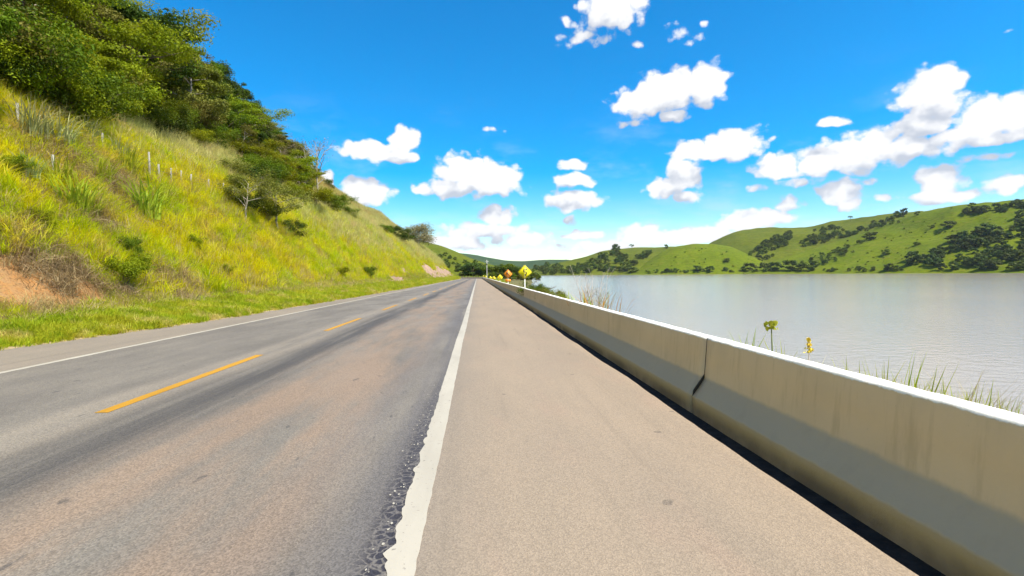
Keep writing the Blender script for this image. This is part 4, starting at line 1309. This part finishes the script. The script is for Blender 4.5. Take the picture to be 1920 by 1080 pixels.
def road_sign(px, Y, diag, zc, face, sym, label, placard=False, xoff=3.25, yaw=0.0):
    X = ray_x(px, Y)
    zb = float(bank_z(X, Y))
    o = empty('road_sign', (X, Y, zb), yaw)
    zc = zc - zb
    r_ = diag / 2
    mb = MB(); mb.tube([(0, .03, -.3), (0, .03, zc + r_ * .5)], [.035, .035], 8); obj('post', mb.mesh('post', M_SP), o)
    mb = MB(); c = .06 * r_
    dia = [(0, -r_), (r_, 0), (0, r_), (-r_, 0)]
    oct_ = []
    for k in range(4):
        p = Vector(dia[k]); a = Vector(dia[k - 1]); b = Vector(dia[(k + 1) % 4])
        oct_ += [tuple(p + (a - p) * .05), tuple(p + (b - p) * .05)]
    mb.prism([(x, z + zc) for x, z in oct_], -.004, 0.0)
    pl = obj('plate', mb.mesh('plate', face), o)
    mb = MB()
    for k in range(4):
        a = Vector(dia[k]) * .91; b = Vector(dia[(k + 1) % 4]) * .91
        ribbon(mb, [(a.x, a.y + zc), (b.x, b.y + zc)], .022 * diag, -.006, -.0045)
    obj('border', mb.mesh('border', M_SB), pl)
    mb = MB()
    s = r_ * .5
    if sym == 'winding':
        pts = [(.15, -.95), (.15, -.7), (.45, -.45), (.5, -.15), (.25, .08), (-.3, .12), (-.3, .62), (.4, .66)]
        ribbon(mb, [(x * s, z * s + zc) for x, z in pts], .17 * s * 1.3, -.0065, -.005)
        mb.prism([(x * s, z * s + zc) for x, z in [(.3, .38), (.78, .66), (.3, .95)]], -.0066, -.005)
    elif sym == 'arrow':
        ribbon(mb, [(x * s, z * s + zc) for x, z in [(.6, -.6), (-.25, .25)]], .3 * s, -.0065, -.005)
        mb.prism([(x * s, z * s + zc) for x, z in [(-.75, .75), (-.62, -.1), (.1, .62)]], -.0066, -.005)
    else:
        pts = [(.25, -.9), (.25, -.1), (.05, .25), (-.3, .4)]
        ribbon(mb, [(x * s, z * s + zc) for x, z in pts], .28 * s, -.0065, -.005)
        mb.prism([(x * s, z * s + zc) for x, z in [(-.25, .0), (-.25, .85), (-.85, .42)]], -.0066, -.005)
    obj('symbol', mb.mesh('symbol', M_SB), pl)
    if placard:
        mb = MB(); zp = zc - r_ - .16
        mb.box((-.26, -.004, zp - .12), (.26, 0, zp + .12))
        q = obj('placard', mb.mesh('placard', M_SO), o)
    tag(o, label, 'road sign', 'warning signs behind the barrier')
road_sign(984, 31.5, .92, 1.58, M_SY, 'winding', 'nearest and largest yellow diamond sign with black winding arrow', yaw=R(4))
road_sign(952.5, 50, .94, 1.46, M_SO, 'arrow', 'orange diamond warning sign with small orange placard below', True)
road_sign(937.5, 68, .86, 1.0, M_SY, 'curve', 'yellow diamond sign just beyond the orange sign', yaw=R(18))
road_sign(926, 98, .82, .66, M_SY, 'curve', 'small yellow diamond sign, fourth from the camera')
road_sign(919.5, 124, .84, .52, M_SY, 'curve', 'small yellow diamond sign, fifth from the camera')
road_sign(911, 180, .86, .45, M_SY, 'curve', 'tiny yellow diamond sign, next to last along the barrier')
road_sign(906.5, 245, .9, .42, M_SY, 'curve', 'tiny farthest yellow diamond sign at the road bend')

# utility pole
Y = 255; X = ray_x(913, Y)
zb = float(bank_z(X, Y))
o = empty('utility_pole', (X, Y, zb))
mb = MB(); mb.tube([(0, 0, -.5), (0, 0, 5), (0, 0, 9.4)], [.17, .14, .1], 8); obj('pole', mb.mesh('pole', M_SP), o)
mb = MB(); mb.box((-1.0, -.16, 8.6), (1.0, -.11, 8.72)); ca = obj('crossarm', mb.mesh('crossarm', M_SP), o)
for x in (-.9, -.4, .4, .9):
    mb = MB(); mb.tube([(x, -.135, 8.72), (x, -.135, 8.8), (x, -.135, 8.9)], [.03, .06, .04], 6); obj('insulator', mb.mesh('insulator', M_SBACK), ca)
mb = MB(); mb.tube([(.22, -.2, 7.2), (.22, -.2, 7.25), (.22, -.2, 8.0)], [.1, .2, .2], 8); obj('transformer', mb.mesh('transformer', M_SBACK), o)
tag(o, 'pale utility pole with crossarm beyond the small yellow signs', 'pole')

# ------------------------------------------------------------------ trees on the lake side at the end of the road
def mid_tree(px, Y, hpx, key, label, group, width=1.0, base=None):
    X = ray_x(px, Y)
    z = float(bank_z(X, Y)) if base is None else base
    return tree('roadside_tree', key, (X, Y, z - .1), hpx * Y / F, label, 'tree', group, None, width)
G2 = 'trees on the lake side beyond the signs'
for i, (px, Y, hpx, k) in enumerate([(918, 330, 26, 1), (929, 300, 24, 0), (938, 270, 26, 1), (947, 250, 29, 0), (957, 235, 33, 1), (966, 228, 26, 0), (975, 222, 24, 0), (984, 218, 21, 1), (992, 226, 18, 0),
                                     (924, 210, 17, 1), (941, 190, 16, 0), (961, 170, 17, 1), (976, 180, 15, 2), (1001, 260, 15, 0), (1010, 300, 12, 1)]):
    mid_tree(px, Y, hpx, f'mid_{k}', ['dark green', 'mid green', 'olive'][k] + ' tree in the belt behind the small signs', G2, random.uniform(1.0, 1.35))
for i, (px, Y, hpx, w_) in enumerate([(877, 352, 26, 1.3), (887, 348, 31, 1.25), (897, 352, 28, 1.3), (906, 350, 25, 1.2), (866, 372, 22, 1.2), (892, 375, 31, 1.2)]):
    mid_tree(px, Y, hpx, 'mid_0', 'dark tree in the black green clump at the end of the road', 'dark trees closing the road', w_)

# look-alikes get their place in the row, counted from the left
def number_from_left():
    ORD = ['leftmost', 'second', 'third', 'fourth', 'fifth', 'sixth', 'seventh', 'eighth', 'ninth', 'tenth', 'eleventh', 'twelfth']
    by = {}
    for o in COL.objects:
        if o.parent is None and 'label' in o.keys() and 'category' in o.keys():
            by.setdefault(o['label'], []).append(o)
    for lab, os_ in by.items():
        if len(os_) < 2: continue
        os_.sort(key=lambda o: proj(o.location)[0])
        for k, o in enumerate(os_):
            o['label'] = lab + ', ' + (ORD[k] if k == 0 else ORD[min(k, 11)] + ' from left')
number_from_left()

# ------------------------------------------------------------------ plants behind the barrier
def rp(px, Y):
    X = ray_x(px, Y)
    return Vector((X, Y, float(bank_z(X, Y))))
# bare shrub
M_TWIG = bark_mat('grey_twigs', (.34, .29, .24), (.46, .40, .35))
rng = np.random.default_rng(900)
p = rp(1115, 16.4)
o = empty('bare_shrub', p)
mb = MB(); tipl = []
for i in range(17):
    a = rng.random() * 6.28; l = rng.uniform(1.0, 2.0); sp = rng.uniform(.1, .5)
    b = Vector((rng.normal(0, .08), rng.normal(0, .08), -.1))
    e = b + Vector((math.cos(a) * sp * l, math.sin(a) * sp * l, l))
    mid = b.lerp(e, .5) + Vector((rng.normal(0, .05), rng.normal(0, .05), .06))
    mb.tube([b, mid, e], [.011, .008, .003], 4)
    for s in range(6):
        f = rng.uniform(.35, .98); q0 = mid.lerp(e, (f - .5) * 2) if f > .5 else b.lerp(mid, f * 2)
        a2 = rng.random() * 6.28; l2 = rng.uniform(.15, .45)
        q1 = q0 + Vector((math.cos(a2) * l2 * .6, math.sin(a2) * l2 * .6, l2 * .8))
        mb.tube([q0, q1], [.005, .002], 3); tipl.append(q1)
        for r2 in range(2):
            a3 = rng.random() * 6.28
            mb.tube([q1.lerp(q0, .4), q1.lerp(q0, .4) + Vector((math.cos(a3) * .1, math.sin(a3) * .1, .12))], [.003, .0015], 3)
obj('stems', mb.mesh('stems', M_TWIG), o)
tl = np.array([tuple(v) for v in tipl])
cv, cq = leaves(tl[rng.choice(len(tl), 60)] + rng.normal(0, .03, (60, 3)), rng.normal(size=(60, 3)), .06, .5, rng)
obj('dead_leaves', mesh_np('dead_leaves', cv, cq, M_LF_GREY), o)
tag(o, 'bare grey twiggy shrub rising above the barrier against the lake', 'shrub')
M_AMBER = leaf_mat('amber_grass', [(.52, .36, .03), (.48, .24, .02)], .02, .3, .4, 1.5)
am = [blade_mesh(f'amber_{i}', M_AMBER, seed=600 + i, n=46, h=.62, w=.02, spread=.36, bend=.5, segs=3) for i in range(2)]
o = obj('grass_tuft', am[0], None, rp(1122, 15.2) + Vector((0, 0, -.02)), None, 2.2); tag(o, 'amber dry grass tuft at the foot of the bare shrub', 'grass tuft')
cm_ = blade_mesh('green_tuft', M_CANE, seed=612, n=46, h=.62, w=.02, spread=.36, bend=.5, segs=3)
o = obj('grass_tuft', cm_, None, rp(1098, 16.8) + Vector((0, 0, -.02)), None, 2.1); tag(o, 'yellow green grass tuft just left of the bare shrub', 'grass tuft')
# leafy seedling
p = rp(1448, 6.5)
o = empty('leafy_seedling', p)
zt = .80 - p.z
mb = MB(); mb.tube([(0, 0, -.05), (.012, 0, zt * .5), (-.01, 0, zt)], [.012, .010, .007], 6); obj('stem', mb.mesh('stem', bark_mat('green_stem', (.12, .15, .04), (.18, .2, .06))), o)
V = []; Q = []
rng = np.random.default_rng(12)
cen = []; nr = []
for k in range(44):
    a = k * 2.4; r_ = .015 + .075 * rng.random()
    cen.append((math.cos(a) * r_, math.sin(a) * r_, zt - .07 + .11 * rng.random())); nr.append((math.cos(a), math.sin(a) - .8, .5))
cv, cq = leaves(np.array(cen), np.array(nr), np.full(44, .062), .75, rng)
obj('leaves', mesh_np('leaves', cv, cq, M_CANE), o)
tag(o, 'small leafy seedling on a thin stem above the barrier', 'plant')
# yellow flower spike
p = rp(1518, 5.5)
o = empty('flowering_weed', p)
zt = .73 - p.z
mb = MB(); mb.tube([(0, 0, -.05), (0, 0, zt)], [.008, .005], 5); obj('stem', mb.mesh('stem', M_TWIG), o)
n = 90
hf = rng.random(n)
cen = np.stack([rng.normal(0, .006, n) * (1 + 3 * hf), rng.normal(0, .006, n) * (1 + 3 * hf), zt + .02 - .16 * hf], 1)
cv, cq = leaves(cen, rng.normal(size=(n, 3)), .03, .7, rng)
obj('flower_spike', mesh_np('flower_spike', cv, cq, flat_mat('flower_yellow', (.85, .62, .02))), o)
tag(o, 'yellow flower spike poking above the barrier', 'flower')
# leafy clumps seen above the barrier
for i, (px, Y, h, lab) in enumerate([(1405, 7.1, 1.0, 'short green weed clump left of the leafy seedling'), (1462, 6.4, .86, 'small green weed clump at the foot of the leafy seedling'),
        (1612, 4.9, .9, 'spiky weed clump between the yellow flower and tall reeds'), (1655, 4.6, .92, 'tall green reed clump, leftmost of three above the barrier'), (1690, 4.4, 1.0, 'tall green reed clump, middle one of three above the barrier'),
        (1725, 4.25, .95, 'tall green reed clump, right one of three above the barrier'), (1800, 3.9, .88, 'green weed clump near the right end of the barrier')]):
    me = blade_mesh(f'reed_{i}', M_CANE, seed=700 + i, n=26, h=1.0, w=.022, spread=.13, bend=.35, segs=3)
    o = obj('weed_clump', me, None, rp(px, Y) + Vector((0, 0, -.03)), (0, 0, i), h * .95)
    tag(o, lab, 'weed', 'weed clumps behind the barrier')
# drowned snag
p = rp(1019, 33)
mb = MB()
mb.tube([(0, 0, -.4), (.02, 0, .5), (.05, 0, 1.0)], [.06, .05, .03], 6)
mb.tube([(.03, 0, .7), (.3, 0, .86), (.62, .05, .98), (.9, .1, 1.12)], [.035, .03, .02, .008], 5)
mb.tube([(.62, .05, .98), (.8, .2, .98)], [.018, .006], 4)
o = obj('dead_snag', mb.mesh('dead_snag', M_BARK), None, p)
tag(o, 'dark dead snag with one bent branch right of the nearest sign', 'snag')
for i, (px, Y, h) in enumerate([(1002, 37, 1.25), (1015, 30, 1.05), (1030, 27, 1.0), (1048, 24, .85)]):
    p = rp(px, Y)
    tree('bank_bush', f'bush_{(2, 0, 3, 0)[i]}', p + Vector((0, 0, -.1)), h, ['dark low bush on the bank right behind the nearest sign', 'low green bush under the dead snag', 'low olive bush on the bank right of the snag', 'lowest green bush on the bank, nearest the bare shrub'][i], 'bush', 'bushes on the lake bank')

# ------------------------------------------------------------------ woods and single trees on the far shore
def inside(poly, x, y):
    c = False; n = len(poly)
    for i in range(n):
        x1, y1 = poly[i]; x2, y2 = poly[i - 1]
        if (y1 > y) != (y2 > y) and x < (x2 - x1) * (y - y1) / (y2 - y1) + x1: c = not c
    return c
def wood(name, label, poly, n, hpx, keys, seed, dens=1.0):
    rr = random.Random(seed)
    x0 = min(p[0] for p in poly); x1 = max(p[0] for p in poly); y0 = min(p[1] for p in poly); y1 = max(p[1] for p in poly)
    pts = []; sc = []
    tries = 0
    while len(pts) < n and tries < n * 30:
        tries += 1
        x = rr.uniform(x0, x1); y = rr.uniform(y0, y1)
        if not inside(poly, x, y): continue
        h = hit_far(x, y)
        if h is None: continue
        dep = proj(h)[2]
        pts.append(tuple(h - Vector((0, 0, 1.0)))); sc.append(rr.uniform(*hpx) * dep / F / 10.0)
    rot = np.zeros((len(pts), 3)); rot[:, 2] = RNG.random(len(pts)) * 6.28
    return scatter(name, label, np.array(pts), rot, np.array(sc), [PROTO[k][1] for k in keys])
FK = ['far_0', 'far_1', 'far_2', 'far_2']
wood('shore_wood', 'dark dense wood above the far shore at the right edge', [(1690, 507), (1712, 480), (1785, 466), (1807, 450), (1850, 442), (1875, 434), (1903, 410), (1960, 400), (2150, 398), (2150, 509)], 270, (12, 22), ['far_0', 'far_1'], 1)
wood('gully_wood', 'dark wood in the gully right of the round hill', [(1398, 480), (1420, 467), (1450, 447), (1482, 440), (1484, 452), (1468, 472), (1440, 487), (1420, 490)], 48, (7, 14), FK, 2)
wood('gully_wood', 'lighter scrub wood running up the valley to the skyline', [(1495, 464), (1505, 448), (1532, 430), (1560, 426), (1600, 432), (1640, 418), (1692, 405), (1690, 417), (1640, 432), (1560, 452), (1530, 464)], 76, (6, 12), FK, 3)
wood('hill_wood', 'blue green wood covering the hill left of the round hill', [(1100, 494), (1127, 480), (1150, 470), (1163, 470), (1177, 480), (1200, 480), (1223, 472), (1218, 480), (1195, 493), (1177, 511), (1095, 513)], 86, (7, 13), FK, 4)
wood('shore_scrub', 'low scrub wood along the far shore behind the bare shrub', [(1002, 516), (1005, 504), (1030, 501), (1060, 505), (1100, 498), (1110, 514)], 70, (6, 13), FK, 5)
wood('slope_scrub', 'streak of dark scrub slanting down the pasture hill', [(1500, 492), (1545, 476), (1600, 462), (1606, 470), (1565, 494), (1520, 502)], 30, (6, 12), FK, 6)
wood('ridge_wood', 'line of dark wood on the skyline of the pasture hill', [(1807, 403), (1815, 397), (1880, 392), (1900, 384), (1925, 378), (2050, 370), (2050, 386), (1880, 398)], 90, (8, 15), ['far_0', 'far_1'], 7)
wood('shore_bushes', 'broken line of dark bushes along the foot of far hills', [(1180, 512), (1240, 509), (1400, 508), (1560, 506), (1700, 505), (1700, 509), (1560, 510.3), (1400, 511), (1180, 514)], 62, (4, 11), FK, 8)
wood('valley_wood', 'dark woodland low on the green spur at road end', [(800, 474), (850, 482), (905, 498), (1000, 510), (990, 515), (900, 514), (840, 505), (800, 500)], 90, (6, 12), FK, 9)

wood('pasture_scrub', 'tiny scattered scrub bushes dotting the far pasture hills', [(1200, 505), (1290, 462), (1380, 470), (1440, 492), (1500, 480), (1650, 430), (1720, 410), (1800, 398), (1880, 400), (1900, 430), (1780, 460), (1700, 478), (1680, 505)], 150, (1.2, 4.2), FK, 10)

def far_tree(px, py, hpx, key, label, cat='tree', width=1.0):
    h = hit_far(px, py)
    if h is None:
        for dy in range(1, 12):
            h = hit_far(px, py + dy)
            if h is not None: break
    if h is None: return
    dep = proj(h)[2]
    tree('far_tree' if cat == 'tree' else 'far_bush', key, h - Vector((0, 0, .5)), hpx * dep / F, label, cat, 'lone trees and bushes across the lake', None, width)
for a in [(1595, 415, 12, 'far_bare', 'lone thin tree on skyline of the tall back hill'), (1185, 469, 13, 'far_bare', 'lone thin stemmed tree on the skyline left of the round hill'),
          (1155, 470, 14, 'far_0', 'broad dark tree on top of the wooded hill'), (1250, 466, 9, 'far_0', 'round tree on the ridge where the round hill begins'),
          (1680, 408, 14, 'far_1', 'dark tree where valley scrub meets the skyline'), (1693, 405, 16, 'far_0', 'largest dark tree at the top of the valley scrub'), (1719, 404, 9, 'far_0', 'small round tree just right of the valley scrub top'),
          (1783, 394, 7, 'far_bare', 'tiny thin tree on skyline left of the ridge wood'), (1822, 390, 12, 'far_0', 'dark tree standing up from the left end of the ridge wood')]:
    far_tree(*a)
for a in [(1629, 450, 17, 'far_0', 'dark bush high on the slope, left of the open pasture', 'bush', 1.5), (1612, 457, 9, 'far_2', 'small bush below the dark slope bush', 'bush', 1.6), (1778, 428, 16, 'far_0', 'dark bush in the middle of the open pasture', 'bush', 1.4),
          (1748, 427, 7, 'far_2', 'small bush left of the dark pasture bush', 'bush', 1.5), (1790, 453, 15, 'far_1', 'round bush just above the dark shore wood', 'bush', 1.5), (1850, 436, 20, 'far_0', 'large round bush right of the pasture above the shore wood', 'bush', 1.6),
          (1762, 437, 6, 'far_2', 'tiny bush below the dark pasture bush', 'bush', 1.6), (1720, 460, 8, 'far_2', 'small bush low on the open pasture', 'bush', 1.8), (1660, 478, 13, 'far_2', 'light bush on the lower pasture slope', 'bush', 1.4),
          (1362, 491, 9, 'far_2', 'scrubby bush on the right flank of the round hill', 'bush', 1.6), (1408, 507, 16, 'far_0', 'dark shore bush at the right foot of the round hill', 'bush', 1.5), (1432, 507, 17, 'far_1', 'dark shore bush, second from the foot of the round hill', 'bush', 1.2),
          (1457, 507, 18, 'far_0', 'dark shore bush, third from the foot of the round hill', 'bush', 1.4), (1486, 507, 22, 'far_0', 'large dark shore bush left of the light green one', 'bush', 1.4), (1523, 507, 22, 'far_2', 'light green round shore bush below the scrub streak', 'bush', 1.2),
          (1506, 507, 16, 'far_1', 'dark shore bush between large dark and light green bushes', 'bush', 1.2), (1665, 507, 15, 'far_0', 'dark shore bush just left of the dark shore wood', 'bush', 1.5), (1190, 511, 12, 'far_0', 'dark bush at the left foot of the round hill', 'bush', 1.7),
          (1310, 509, 13, 'far_0', 'dark bush at the middle foot of the round hill', 'bush', 1.5), (1332, 509, 12, 'far_1', 'dark bush right of the middle foot of the round hill', 'bush', 1.4)]:
    far_tree(*a)

# ------------------------------------------------------------------ the air: thin even haze round the whole valley
M_HAZE, t, out = newmat('valley_haze')
pvn = t.n('ShaderNodeVolumePrincipled')
pvn.inputs['Color'].default_value = (.80, .88, 1.0, 1)
pvn.inputs['Density'].default_value = 0.000035
pvn.inputs['Anisotropy'].default_value = 0.2
t.set(out.inputs['Volume'], pvn.outputs[0])
mb = MB(); mb.box((-4200, -4200, -7.5), (4200, 4200, 420))
hz = obj('haze', mb.mesh('haze', M_HAZE))
tag(hz, 'thin pale haze over the lake and hills', None, None, 'stuff')
